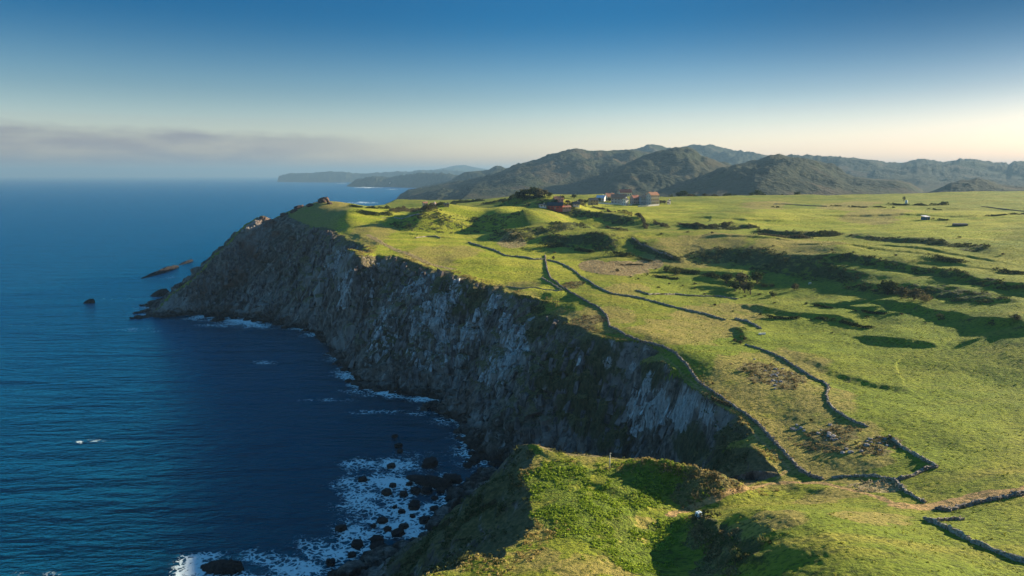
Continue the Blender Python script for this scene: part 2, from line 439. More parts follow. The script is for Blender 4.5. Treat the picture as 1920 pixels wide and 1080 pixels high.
# how steep: near part of the cliffs is steeper just under the rim
t = dF / (dF + dR + 1e-6)
g1 = ridg(arcF / 1.0, dR * 0.35, 26, 4, 31) * 0.5
g2 = fbm(arcF, dR * 0.5, 9, 3, 33)
bell = np.clip(4 * t * (1 - t), 0, 1)
headl = sst(-215, -250, nx)            # the outer headland has even, slanting slopes
strata = np.abs(pn((nx * 0.75 + ny * 0.55) / 17.0 + (zR * t) / 40.0, (zR * t) / 90, 37))
tt_ = t + bell * (0.10 * g1 * (1 - 0.6 * headl) + 0.05 * g2 - 0.10 * headl * (0.4 - strata))
tt_ = np.clip(tt_, 0, 1)
led = pn(nx / 22, ny / 22, 61) * 0.5
q = tt_ * 6 + led * 1.5
stp = (np.floor(q) + sst(0.25, 0.75, q - np.floor(q)) - led * 1.5) / 6
steep = np.clip(1 - headl - sst(250, 190, ny) * 0.8, 0, 1)
prof = tt_ * (1 - 0.5 * steep * bell) + stp * 0.5 * steep * bell
spurz = sst(245, 225, ny) * sst(30, 5, nx)
prof = prof * (1 - spurz) + np.clip(prof, 0, 1) ** 1.5 * spurz
prof = np.clip(prof, 0, 1.02)
zc = zF + (zR - zF) * prof
zsea = np.where(iF, 0, -np.minimum(0.4 * dF, 9))
hn = np.where(iT, base[near], np.where(iF, zc, zF - 0.4 + zsea))
# blend the plateau into the exact rim height
edge_w = np.exp(-dR / 2.2)
hn = np.where(iT, base[near] * (1 - edge_w) + np.minimum(zR, base[near] + 2) * edge_w, hn)
strip = sst(-212, -232, nx) * sst(712, 700, ny)
hn = np.where(iT, hn * (1 - strip) + (zR + 0.3) * strip, hn)
# rocky shore platform
shore = np.exp(-(dF / 9.0) ** 2) * iF * (zF < 1)
hn = hn + shore * (fbm(nx, ny, 6, 3, 55) * 1.4 + 0.2)
outsh = np.exp(-(dF / np.where(ny < 255, 6.0, 13.0)) ** 2) * (~iF) * (zF < 1) * (ny < 700)
hn = hn + outsh * (ridg(nx, ny, 8, 4, 56) * 2.2 + 0.6) * sst(-0.3, 0.4, pn(nx / 28, ny / 28, 57) + 0.25)
Hs = np.where(inT, base, -12.0)
Hs[near] = hn
CL = np.zeros(shape)
CL[near] = np.where(iT, 0, 1)

# fine base for hit tests before steps
def hit_grid(HG, px, py, y0=85.0):
    u, s = fr(px, py)
    c = float(np.interp(u, U1, UIDX))
    i = int(np.clip(math.floor(c), 0, NU - 2)); f = min(max(c - i, 0), 1)
    col = HG[:, i] * (1 - f) + HG[:, i + 1] * f
    ray = CAMZ + s * V
    d = ray - col
    k = np.where((d <= 0) & (V > y0))[0]
    if len(k) == 0:
        return (u * 3000, 3000, CAMZ + s * 3000)
    k = k[0]
    if k == 0:
        yv = V[0]
    else:
        a = d[k - 1] / (d[k - 1] - d[k] + 1e-9)
        yv = V[k - 1] + (V[k] - V[k - 1]) * a
    return (u * yv, yv, CAMZ + s * yv)


Hb = Hs.copy()
scrub_mask = np.zeros(shape)
for pts, h, w, L, scb in STEPS:
    P = np.array([hit_grid(Hb, *p)[:2] for p in pts])
    x0, y0 = P.min(0) - L * 2.2; x1, y1 = P.max(0) + L * 2.2
    sel = (XX > x0) & (XX < x1) & (YY > y0) & (YY < y1)
    x, y = XX[sel], YY[sel]
    wob = fbm(x, y, max(8, w * 2.2), 3, 81) * w * 0.45
    d, arc, _, _, sd, LL = pseg(x, y, P)
    sg = sd * d + wob                      # + on the far side
    taper = np.clip(sst(0, LL * 0.22, arc) * sst(0, LL * 0.22, LL - arc), 0, 1)
    if scb == 0:
        taper = np.clip(4 * (arc / LL) * (1 - arc / LL), 0, 1) ** 0.6 * (arc > 0) * (arc < LL)
    endd = np.maximum(d - np.abs(sd * d), 0)
    hh = h * (0.8 + 0.4 * pn(x / 40, y / 40, 82))
    f = np.where(sg < 0, sst(-w, 0, sg), np.exp(-(np.maximum(sg, 0) / L) ** 2 * 1.5))
    # fade past the ends of the line
    a = P[0]; b = P[-1]
    Hs[sel] += hh * f * taper * (~(CL[sel] > 0))
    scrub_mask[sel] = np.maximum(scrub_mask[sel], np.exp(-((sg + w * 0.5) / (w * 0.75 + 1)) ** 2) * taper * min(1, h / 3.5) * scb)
for pts, h, w in RIDGES:
    P = np.array([hit_grid(Hb, *p)[:2] for p in pts])
    x0, y0 = P.min(0) - w * 4; x1, y1 = P.max(0) + w * 4
    sel = (XX > x0) & (XX < x1) & (YY > y0) & (YY < y1)
    x, y = XX[sel], YY[sel]
    d, arc, _, _, sd, LL = pseg(x, y, P)
    d = d + pn(x / 4, y / 4, 83) * w * 0.3
    taper = sst(0, LL * 0.12, arc) * sst(0, LL * 0.12, LL - arc)
    Hs[sel] += h * np.exp(-(d / w) ** 2) * (0.85 + 0.4 * pn(x / 5, y / 5, 84)) * (taper if h < 0 else np.clip(taper + .35, 0, 1))

land = (CL < 0.5)
ffm = YY > 1150
fh, wood = far_height(UU[ffm], XX[ffm], YY[ffm], Hs[ffm])
Hs[ffm] = fh
WOOD = np.zeros(shape); WOOD[ffm] = wood

# gentle swells and small bumps on the grass
dn = (YY < 1400)
x, y = XX[dn], YY[dn]
amp = land[dn] * sst(0, 12, DR[dn] * 1.0)
Hs[dn] += amp * (fbm(x, y, 95, 3, 91) * 1.6 + fbm(x, y, 22, 3, 92) * 0.42)
nb = YY < 520
x, y = XX[nb], YY[nb]
Hs[nb] += land[nb] * (pn(x / 2.1, y / 2.1, 93) * 0.07 + pn(x / 0.9, y / 0.9, 94) * 0.05 + np.abs(pn(x / 5, y / 5, 95)) * 0.12)


def hit(px, py, y0=85.0):
    return hit_grid(Hs, px, py, y0)


def ground(x, y):
    u = x / y
    c = float(np.interp(u, U1, UIDX)); i = int(np.clip(math.floor(c), 0, NU - 2)); f = min(max(c - i, 0), 1)
    j = int(np.clip(np.searchsorted(V, y) - 1, 0, NV - 2)); g = (y - V[j]) / (V[j + 1] - V[j])
    return float((Hs[j, i] * (1 - f) + Hs[j, i + 1] * f) * (1 - g) + (Hs[j + 1, i] * (1 - f) + Hs[j + 1, i + 1] * f) * g)


# ---- patches of cover painted in plan, from a centre and two half axes seen in the photo
def blob(mask, px, py, rx, ry, s=1.0, rot=0.0, noise=0.0):
    c = hit(px, py)
    if c[1] > 2500:
        return
    ca, sa = math.cos(math.radians(rot)), math.sin(math.radians(rot))
    a = uz(px + rx * ca, py + rx * sa, c[2]); b = uz(px - ry * sa, py + ry * ca, c[2])
    M = np.array([[a[0] - c[0], b[0] - c[0]], [a[1] - c[1], b[1] - c[1]]])
    R = 2.2 * max(np.linalg.norm(M[:, 0]), np.linalg.norm(M[:, 1]))
    sel = (np.abs(XX - c[0]) < R) & (np.abs(YY - c[1]) < R)
    if not sel.any():
        return
    Mi = np.linalg.inv(M)
    dx, dy = XX[sel] - c[0], YY[sel] - c[1]
    p = Mi[0, 0] * dx + Mi[0, 1] * dy; q = Mi[1, 0] * dx + Mi[1, 1] * dy
    r = np.sqrt(p * p + q * q)
    if noise:
        r = r + noise * fbm(dx, dy, R * 0.35, 3, 3)
    mask[sel] = np.maximum(mask[sel], s * sst(1.25, 0.75, r))


def line_mask(mask, pts, w, s=1.0, wn=0.3):
    P = np.array([hit(*p)[:2] for p in pts])
    x0, y0 = P.min(0) - w * 3; x1, y1 = P.max(0) + w * 3
    sel = (XX > x0) & (XX < x1) & (YY > y0) & (YY < y1)
    x, y = XX[sel], YY[sel]
    d = pseg(x, y, P)[0] * (1 + wn * pn(x / 2.5, y / 2.5, 77))
    mask[sel] = np.maximum(mask[sel], s * sst(w, w * 0.5, d))


YEL = np.zeros(shape); DRY = np.zeros(shape); LUSH = np.zeros(shape); PATH = np.zeros(shape); PALE = np.zeros(shape); BROWN = np.zeros(shape); GREENC = np.zeros(shape)
rimfade = np.where(land, np.exp(-DR / 9.0), 0)
DRY = np.maximum(DRY, rimfade * sst(-0.5, 0.4, fbm(XX, YY, 18, 3, 101)) * 0.9)
for a in [(1440, 700, 120, 50), (1500, 770, 100, 60), (1560, 830, 110, 45), (1400, 740, 80, 40), (1290, 620, 110, 28), (1120, 600, 70, 25), (1350, 590, 90, 22), (1600, 870, 90, 30),
          (1490, 860, 60, 25), (600, 400, 60, 22), (700, 440, 40, 10), (830, 475, 70, 12), (960, 545, 60, 10), (1310, 460, 110, 12), (1500, 460, 120, 12), (1440, 385, 40, 5),
          (1600, 385, 50, 5), (1650, 400, 60, 6), (1180, 540, 40, 10), (1420, 990, 110, 30), (1640, 970, 90, 30), (1560, 930, 80, 20), (1160, 1000, 60, 40), (1120, 1060, 90, 30), (1000, 1050, 60, 30), (1210, 985, 40, 12)]:
    blob(DRY, *a, s=0.75, noise=0.5)
for a in [(1540, 650, 300, 80), (1750, 760, 220, 110), (1700, 600, 200, 50), (1350, 550, 180, 30)]:
    blob(GREENC, *a, s=0.6, noise=0.4)
for a in [(900, 480, 170, 40), (1000, 510, 90, 30), (800, 450, 120, 25), (700, 425, 70, 20), (1560, 408, 200, 12), (1800, 420, 120, 14), (1100, 388, 60, 8), (930, 395, 60, 9), (1250, 395, 90, 10)]:
    blob(YEL, *a, s=1.0, noise=0.4)
for a in [(1230, 910, 60, 26), (1110, 950, 90, 60), (1060, 900, 50, 30), (1150, 1000, 60, 40), (1210, 1050, 60, 45), (1250, 1000, 40, 30), (1170, 880, 40, 10), (1030, 900, 40, 40)]:
    blob(LUSH, *a, s=1.0, noise=1.1)
blob(PALE, 1160, 502, 62, 9, noise=.3); blob(PALE, 1650, 913, 60, 13, 0.8, rot=12, noise=.3); blob(PALE, 1110, 497, 25, 8)
blob(PALE, 960, 456, 30, 5, .6); blob(PALE, 1215, 496, 30, 5, .8)
for a in [(1450, 705, 50, 14), (1480, 715, 30, 14), (1560, 820, 60, 22), (1650, 835, 50, 16), (1420, 690, 40, 10), (1340, 900, 60, 16), (1290, 920, 30, 16), (1345, 1050, 40, 40), (1310, 1000, 20, 20), (1100, 605, 30, 14), (1075, 534, 18, 5)]:
    blob(BROWN, *a, s=0.8, noise=0.7)
roadpts = [(1990, 912), (1913, 922), (1860, 927), (1807, 938), (1764, 948), (1729, 952), (1683, 947), (1647, 932), (1594, 918), (1541, 906), (1488, 904), (1435, 908), (1392, 918), (1346, 934), (1297, 952), (1260, 962)]
line_mask(PATH, roadpts[:7], 2.6)
line_mask(PATH, roadpts[6:], 1.2, 0.8)
line_mask(PATH, [(1420, 912), (1480, 880), (1440, 838), (1400, 800), (1340, 760), (1290, 710), (1250, 672)], 0.9, 0.55)
line_mask(PATH, [(1257, 693), (1240, 665), (1180, 643), (1140, 620)], 0.8, 0.5)
blob(PATH, 1258, 966, 12, 4, 0.9)
PATHL = [(690, 440), (720, 458), (750, 472), (810, 496), (850, 505)]
line_mask(PALE, PATHL, 3.5, 0.6)
line_mask(PALE, [(720, 408), (760, 404), (800, 396)], 4, 0.5)

# pale limestone and green growth on the cliffs, placed on the rock itself
ROCK = np.zeros(shape); CGRN = np.zeros(shape); RED = np.zeros(shape)
cz = (CL > 0)


def cblob(mask, px, py, r, s=1.0, rz=None):
    c = hit(px, py)
    R = r * c[1] / F
    rz = (rz or r) * c[1] / F
    sel = (np.abs(XX - c[0]) < 3 * R + 6) & (np.abs(YY - c[1]) < 3 * R + 6)
    d = np.sqrt(((XX[sel] - c[0]) / R) ** 2 * 0.9 + ((YY[sel] - c[1]) / (R * 1.3)) ** 2 + ((Hs[sel] - c[2]) / rz) ** 2)
    mask[sel] = np.maximum(mask[sel], s * sst(1.4, 0.6, d + 0.5 * pn(XX[sel] / 5, Hs[sel] / 5, 8)))


for a in [(640, 500, 20, .8, 40), (655, 540, 22, .9, 40), (670, 470, 12, 1), (790, 540, 30, .8), (820, 590, 35, .9), (840, 620, 30, .8), (790, 610, 30, .6), (850, 560, 25, .6), (900, 620, 22, .8), (930, 570, 16, .9, 26),
          (950, 610, 14, .9, 25), (965, 640, 24, 1, 36), (975, 670, 24, 1, 36), (900, 600, 16, .7), (760, 560, 20, .6), (730, 600, 30, .5), (850, 660, 40, .45), (930, 700, 30, .5), (1190, 690, 8, 1), (1225, 715, 16, 1, 22),
          (1200, 765, 26, 1, 44), (1240, 770, 30, 1, 40), (1285, 775, 30, 1, 36), (1325, 775, 26, .9, 30), (1215, 750, 18, 1), (1255, 765, 22, .95), (1280, 775, 24, 1, 30), (1240, 790, 18, .7), (1310, 770, 20, .8), (1330, 775, 16, .7), (1085, 675, 12, .5), (1045, 650, 10, .5), (1140, 680, 10, .5), (1000, 600, 8, .8),
          (720, 640, 40, .4), (800, 680, 40, .35), (690, 560, 20, .5), (700, 520, 18, .5), (880, 640, 26, .6), (1350, 800, 10, .5), (1290, 725, 8, .6)]:
    cblob(ROCK, *a)
for a in [(880, 560, 40), (1020, 610, 40), (1120, 660, 50), (1100, 750, 60), (1150, 800, 50), (1230, 700, 30), (1290, 700, 22), (1350, 850, 60), (1300, 840, 60), (900, 950, 90), (950, 900, 40), (800, 1040, 80), (830, 540, 22), (760, 500, 18), (1060, 700, 50)]:
    cblob(CGRN, *a)
for a in [(500, 420, 14), (470, 470, 30), (440, 520, 26), (520, 440, 14), (380, 540, 20), (880, 740, 40, .5), (1050, 800, 60, .5), (985, 600, 10, .8), (420, 590, 24, .6)]:
    cblob(RED, *a)

# ---- push the cliff faces in and out along their normals
dYr = np.gradient(Hs, axis=0) / np.gradient(YY, axis=0)
dXu = np.gradient(Hs, axis=1) / np.gradient(XX, axis=1)
dYr = dYr - 0  # slope along a bearing line
gy = dYr - UU * dXu
nl = np.sqrt(dXu ** 2 + gy ** 2 + 1)
NXn, NYn, NZn = -dXu / nl, -gy / nl, 1 / nl
slope = 1 - NZn
cs = (CL > 0) & (YY < 1100) & (Hs > -2)
x, y, z = XX[cs], YY[cs], Hs[cs]
bl = (1 - np.exp(-DR[cs] / 4.0)) * np.clip(slope[cs] * 3, 0, 1)
a_ = x * 0.8 - y * 0.6; b_ = x * 0.6 + y * 0.8
disp = ridg(a_ * 1.0 + z * 0.2, z * 0.45 + b_ * 0.3, 15, 4, 111) * 2.1 + fbm(a_, z * 0.8 + b_ * 0.4, 5.0, 3, 115) * 1.5 + ridg(a_, z * 0.25 + b_ * 0.3, 34, 2, 121) * 2.2
disp = disp * bl * np.clip(YY[cs] / 350, 0.35, 1.4)
PX, PY, PZ = XX.copy(), YY.copy(), Hs.copy()
PX[cs] += disp * NXn[cs]; PY[cs] += disp * NYn[cs]; PZ[cs] += disp * NZn[cs] * 0.6


def grid_mesh(name, r0, r1, mats, keep=None):
    rows = r1 - r0
    co = np.stack([PX[r0:r1], PY[r0:r1], PZ[r0:r1]], -1).reshape(-1, 3).astype(np.float32)
    ii = (np.arange(rows - 1)[:, None] * NU + np.arange(NU - 1)[None])
    quads = np.stack([ii, ii + 1, ii + NU + 1, ii + NU], -1)
    if keep is not None:
        kk = keep[r0:r1]
        k4 = kk[:-1, :-1] | kk[1:, :-1] | kk[:-1, 1:] | kk[1:, 1:]
        quads = quads[k4]
    quads = quads.reshape(-1, 4)
    used = np.zeros(rows * NU, bool); used[quads.ravel()] = True
    remap = np.cumsum(used) - 1
    quads = remap[quads].astype(np.int32)
    me = bpy.data.meshes.new(name)
    me.vertices.add(int(used.sum())); me.vertices.foreach_set('co', co[used].ravel())
    me.loops.add(quads.size); me.loops.foreach_set('vertex_index', quads.ravel())
    me.polygons.add(len(quads))
    me.polygons.foreach_set('loop_start', np.arange(0, quads.size, 4, dtype=np.int32))
    cq = CL[r0:r1].ravel()[used][quads].mean(1) < 0.5
    me.polygons.foreach_set('use_smooth', cq)
    me.update(calc_edges=True)

    def attr(nm, a, b, c, d):
        at = me.color_attributes.new(nm, 'FLOAT_COLOR', 'POINT')
        v = np.stack([q[r0:r1] for q in (a, b, c, d)], -1).reshape(-1, 4)[used].astype(np.float32)
        at.data.foreach_set('color', v.ravel())
    attr('cover_a', DRY, LUSH, PATH, PALE)
    attr('cover_b', BROWN, GREENC, np.clip(scrub_mask, 0, 1), CL)
    attr('cover_c', ROCK, CGRN, RED, WOOD)
    attr('cover_d', YEL, YEL, YEL, YEL)
    o = bpy.data.objects.new(name, me)
    COL.objects.link(o)
    for mm in mats:
        me.materials.append(mm)
    return o


def newmat(name):
    mt = bpy.data.materials.new(name)
    mt.use_nodes = True
    t = mt.node_tree
    for n in list(t.nodes):
        t.nodes.remove(n)
    return mt, NT(t)


def finish(n, bsdf):
    n.n('ShaderNodeOutputMaterial', {'Surface': bsdf})


# ---- near ground
mt_ground, n = newmat('ground')
geo = n.n('ShaderNodeNewGeometry')
pos = geo.outputs['Position']
A = n.n('ShaderNodeSeparateColor', {0: n.n('ShaderNodeAttribute', attribute_name='cover_a').outputs['Color']})
Aa = n.n('ShaderNodeAttribute', attribute_name='cover_a').outputs['Alpha']
B = n.n('ShaderNodeSeparateColor', {0: n.n('ShaderNodeAttribute', attribute_name='cover_b').outputs['Color']})
Ba = n.n('ShaderNodeAttribute', attribute_name='cover_b').outputs['Alpha']
Cc = n.n('ShaderNodeSeparateColor', {0: n.n('ShaderNodeAttribute', attribute_name='cover_c').outputs['Color']})
Ca = n.n('ShaderNodeAttribute', attribute_name='cover_c').outputs['Alpha']
n1 = n.noise(pos, 0.02, 5, 0.6)
n2 = n.noise(pos, 0.12, 5, 0.6)
n3 = n.noise(pos, 0.9, 4, 0.65)
n4 = n.noise(pos, 4.0, 3, 0.6)
strk = n.noise(n.mapping(pos, (0.012, 0.085, 0.05), (0, 0, math.radians(24))), 1.0, 5, 0.6)
g = n.mix(n.ramp(n1, 0.35, 0.65), (0.190, 0.245, 0.018), (0.290, 0.290, 0.026))
g = n.mix(n.ramp(n2, 0.42, 0.68, 0, 0.6), g, (0.120, 0.170, 0.014))
g = n.mix(n.ramp(strk, 0.48, 0.68, 0, 0.75), g, (0.330, 0.285, 0.045))
g = n.mix(n.math('MULTIPLY', B.outputs[1], 0.8), g, n.mix(n.ramp(n2, 0.4, 0.65), (0.215, 0.285, 0.016), (0.150, 0.215, 0.014)))
Yl = n.n('ShaderNodeAttribute', attribute_name='cover_d').outputs['Alpha']
g = n.mix(n.math('MULTIPLY', Yl, 0.8), g, n.mix(n.ramp(strk, 0.4, 0.62), (0.310, 0.350, 0.020), (0.460, 0.430, 0.045)))
dryc = n.mix(n.ramp(n3, 0.35, 0.65), (0.450, 0.330, 0.100), (0.280, 0.220, 0.060))
dfac = n.ramp(n.math('ADD', A.outputs[0], n.math('MULTIPLY', n.math('SUBTRACT', n2, 0.5), 1.3)), 0.30, 0.80)
g = n.mix(n.math('MULTIPLY', dfac, 0.72), g, dryc)
g = n.mix(n.ramp(n.math('ADD', A.outputs[1], n.math('ADD', n.math('MULTIPLY', n.math('SUBTRACT', n3, 0.5), 1.5), n.math('MULTIPLY', n.math('SUBTRACT', n.noise(pos, 0.25, 4, 0.6), 0.5), 2.2))), 0.25, 0.95, 0, 0.85), g,
          n.mix(n.ramp(n4, 0.4, 0.65), (0.180, 0.260, 0.018), (0.075, 0.120, 0.012)))
g = n.mix(n.ramp(n.math('ADD', B.outputs[0], n.math('MULTIPLY', n.math('SUBTRACT', n3, 0.5), 1.6)), 0.45, 0.8, 0, 0.85), g,
          n.mix(n.ramp(n4, 0.4, 0.6), (0.24, 0.18, 0.085), (0.12, 0.10, 0.045)))
g = n.mix(n.ramp(n.math('ADD', Aa, n.math('MULTIPLY', n.math('SUBTRACT', n3, 0.5), 0.9)), 0.3, 0.7, 0, 0.85), g, (0.42, 0.32, 0.17))
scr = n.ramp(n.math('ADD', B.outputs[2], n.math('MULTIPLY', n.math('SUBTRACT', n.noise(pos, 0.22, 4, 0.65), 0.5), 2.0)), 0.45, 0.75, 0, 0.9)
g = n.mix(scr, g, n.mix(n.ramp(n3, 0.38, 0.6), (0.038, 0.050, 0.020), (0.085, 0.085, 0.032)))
rut = n.ramp(n.math('ADD', A.outputs[2], n.math('MULTIPLY', n.math('SUBTRACT', n3, 0.5), 0.7)), 0.35, 0.65, 0, 0.9)
g = n.mix(rut, g, n.mix(n2, (0.56, 0.34, 0.15), (0.42, 0.26, 0.11)))
# speckle of tussocks, their small shadows painted in as dark colour
tus = n.noise(n.mapping(pos, (0.45, 1.0, 1.0), (0, 0, math.radians(-20))), 1.3, 5, 0.7)
g = n.mix(n.ramp(tus, 0.53, 0.38, 0, 0.8), g, (0.055, 0.075, 0.012))
g = n.mix(n.ramp(tus, 0.58, 0.72, 0, 0.4), g, (0.40, 0.37, 0.08))
# cliff colours
cpos = n.mapping(pos, (1.0, 1.0, 0.55))
c1 = n.noise(cpos, 0.06, 5, 0.65)
c2 = n.noise(cpos, 0.32, 6, 0.7)
c3 = n.noise(n.mapping(pos, (1, 1, 0.35)), 1.1, 5, 0.7)
rock = n.mix(n.ramp(c2, 0.35, 0.68), (0.080, 0.064, 0.050), (0.400, 0.325, 0.255))
rock = n.mix(n.ramp(c1, 0.45, 0.65, 0, 0.45), rock, (0.110, 0.095, 0.085))
crag = n.noise(n.mapping(pos, (1.0, 1.0, 0.30)), 0.20, 7, 0.72, 0.8)
macro = n.noise(n.mapping(pos, (1.0, 1.0, 0.5)), 0.030, 4, 0.6)
rock = n.mix(n.ramp(macro, 0.52, 0.62, 0, 0.75), rock, (0.42, 0.375, 0.32))
rock = n.mix(n.ramp(macro, 0.48, 0.38, 0, 0.6), rock, (0.050, 0.045, 0.030))
px3 = n.n('ShaderNodeSeparateXYZ', {0: pos})
sc_ = n.math('SUBTRACT', n.math('MULTIPLY', px3.outputs[0], 0.77), n.math('MULTIPLY', px3.outputs[2], 0.64))
scv = n.n('ShaderNodeCombineXYZ', {0: n.math('MULTIPLY', sc_, 0.17), 1: n.math('MULTIPLY', px3.outputs[1], 0.012), 2: n.math('MULTIPLY', px3.outputs[2], 0.012)})
strat = n.noise(scv.outputs[0], 1.0, 5, 0.65)
hlf = n.ramp(px3.outputs[0], -110.0, -190.0)
rock = n.mix(n.math('MULTIPLY', n.ramp(strat, 0.50, 0.62, 0, 0.8), hlf), rock, (0.36, 0.29, 0.23))
rock = n.mix(n.math('MULTIPLY', n.ramp(strat, 0.47, 0.38, 0, 0.8), hlf), rock, (0.060, 0.052, 0.034))
crk = n.n('ShaderNodeTexVoronoi', {'Vector': n.mapping(pos, (1.0, 1.0, 0.45)), 'Scale': 0.16}, feature='DISTANCE_TO_EDGE').outputs['Distance']
rock = n.mix(n.ramp(crag, 0.54, 0.66, 0, 0.8), rock, (0.50, 0.46, 0.40))
rock = n.mix(n.ramp(crag, 0.44, 0.36, 0, 0.7), rock, (0.022, 0.020, 0.018))
rock = n.mix(n.ramp(n.math('ADD', crk, n.math('MULTIPLY', c3, 0.25)), 0.18, 0.08, 0, 0.6), rock, (0.02, 0.018, 0.016))
rock = n.mix(n.math('MULTIPLY', Cc.outputs[2], n.ramp(c2, 0.35, 0.65, 0.2, 0.8)), rock, (0.19, 0.085, 0.055))
grn = n.ramp(n.math('ADD', Cc.outputs[1], n.math('MULTIPLY', n.math('SUBTRACT', c2, 0.53), 2.2)), 0.25, 0.75, 0, 0.88)
rock = n.mix(grn, rock, n.mix(n.ramp(c3, 0.38, 0.62), (0.040, 0.052, 0.016), (0.120, 0.115, 0.040)))
nz = n.n('ShaderNodeSeparateXYZ', {0: geo.outputs['Normal']}).outputs[2]
flat = n.ramp(n.math('ADD', nz, n.math('MULTIPLY', n.math('SUBTRACT', c2, 0.5), 0.7)), 0.50, 0.80, 0, 0.85)
zz = n.n('ShaderNodeSeparateXYZ', {0: pos}).outputs[2]
xx_ = n.n('ShaderNodeSeparateXYZ', {0: pos}).outputs[0]
flat = n.math('MULTIPLY', n.math('MULTIPLY', flat, n.ramp(zz, 9.0, 22.0)), n.ramp(xx_, -215.0, -170.0, 0.12, 1.0))
rock = n.mix(flat, rock, n.mix(n.ramp(n3, 0.4, 0.62), (0.120, 0.112, 0.034), (0.26, 0.20, 0.075)))
pal = n.ramp(n.math('ADD', Cc.outputs[0], n.math('MULTIPLY', n.math('SUBTRACT', crag, 0.5), 4.6)), 0.50, 0.80)
pal = n.math('MULTIPLY', pal, n.ramp(Cc.outputs[0], 0.08, 0.4))
rock = n.mix(n.math('MULTIPLY', pal, 0.92), rock, n.mix(n.ramp(c3, 0.35, 0.65), (0.30, 0.29, 0.265), (0.66, 0.63, 0.57)))
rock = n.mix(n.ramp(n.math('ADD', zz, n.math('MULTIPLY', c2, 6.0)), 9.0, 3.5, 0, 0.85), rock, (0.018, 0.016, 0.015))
clf = n.ramp(n.math('ADD', Ba, n.math('MULTIPLY', n.math('SUBTRACT', c2, 0.5), 0.8)), 0.4, 0.6)
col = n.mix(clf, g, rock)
b1 = n.math('ADD', n.math('MULTIPLY', n3, 0.9), n.math('ADD', n.math('MULTIPLY', n4, 0.25), n.math('MULTIPLY', tus, 0.7)))
b1 = n.math('ADD', b1, n.math('MULTIPLY', n.math('MULTIPLY', A.outputs[1], n.noise(pos, 1.5, 3, 0.6)), 1.6))
b1 = n.math('ADD', b1, n.math('MULTIPLY', n.math('MULTIPLY', scr, n.noise(pos, 0.5, 4, 0.6)), 2.6))
b2 = n.math('ADD', n.math('MULTIPLY', c2, 4.5), n.math('MULTIPLY', c3, 1.6))
bh = n.n('ShaderNodeMix', {0: clf, 2: b1, 3: b2}).outputs[0]
bump = n.n('ShaderNodeBump', {'Strength': 0.85, 'Distance': 1.0, 'Height': bh})
bs = n.n('ShaderNodeBsdfPrincipled', {'Base Color': col, 'Roughness': 0.95, 'Specular IOR Level': 0.12, 'Normal': bump})
finish(n, bs)

# ---- far hills
mt_hills, n = newmat('hills')
geo = n.n('ShaderNodeNewGeometry')
pos = geo.outputs['Position']
Ca = n.n('ShaderNodeAttribute', attribute_name='cover_c').outputs['Alpha']
h1 = n.noise(pos, 0.0035, 5, 0.6)
h2 = n.noise(pos, 0.015, 5, 0.65)
h3 = n.noise(pos, 0.06, 3, 0.6)
vor = n.n('ShaderNodeTexVoronoi', {'Vector': n.mapping(pos, (1, 0.6, 1), (0, 0, 0.4)), 'Scale': 0.006})
vs = n.n('ShaderNodeSeparateColor', {0: vor.outputs['Color']})
fld = n.mix(vs.outputs[0], (0.034, 0.044, 0.018), (0.066, 0.054, 0.030))
woodc = n.mix(n.ramp(h3, 0.4, 0.6), (0.014, 0.022, 0.012), (0.040, 0.044, 0.022))
wf_ = n.ramp(n.math('ADD', n.math('MULTIPLY', Ca, 0.8), n.math('MULTIPLY', n.math('SUBTRACT', h2, 0.5), 2.0)), 0.2, 0.5)
hc = n.mix(wf_, fld, woodc)
nz = n.n('ShaderNodeSeparateXYZ', {0: geo.outputs['Normal']}).outputs[2]
hc = n.mix(n.ramp(n.math('ADD', nz, n.math('MULTIPLY', h2, 0.5)), 0.98, 0.72, 0, 0.8), hc, (0.085, 0.070, 0.055))
bump = n.n('ShaderNodeBump', {'Strength': 0.9, 'Distance': 12.0, 'Height': n.math('ADD', n.math('MULTIPLY', h3, 0.7), h2)})
finish(n, n.n('ShaderNodeBsdfPrincipled', {'Base Color': hc, 'Roughness': 1.0, 'Specular IOR Level': 0.05, 'Normal': bump}))

keep = (Hs > -3.5)
o_ground = grid_mesh('ground', 0, NEAR_ROWS, [mt_ground], keep)
o_ground['kind'] = 'structure'
o_hills = grid_mesh('hills', NEAR_ROWS - 1, NV, [mt_hills], keep)
o_hills['kind'] = 'structure'

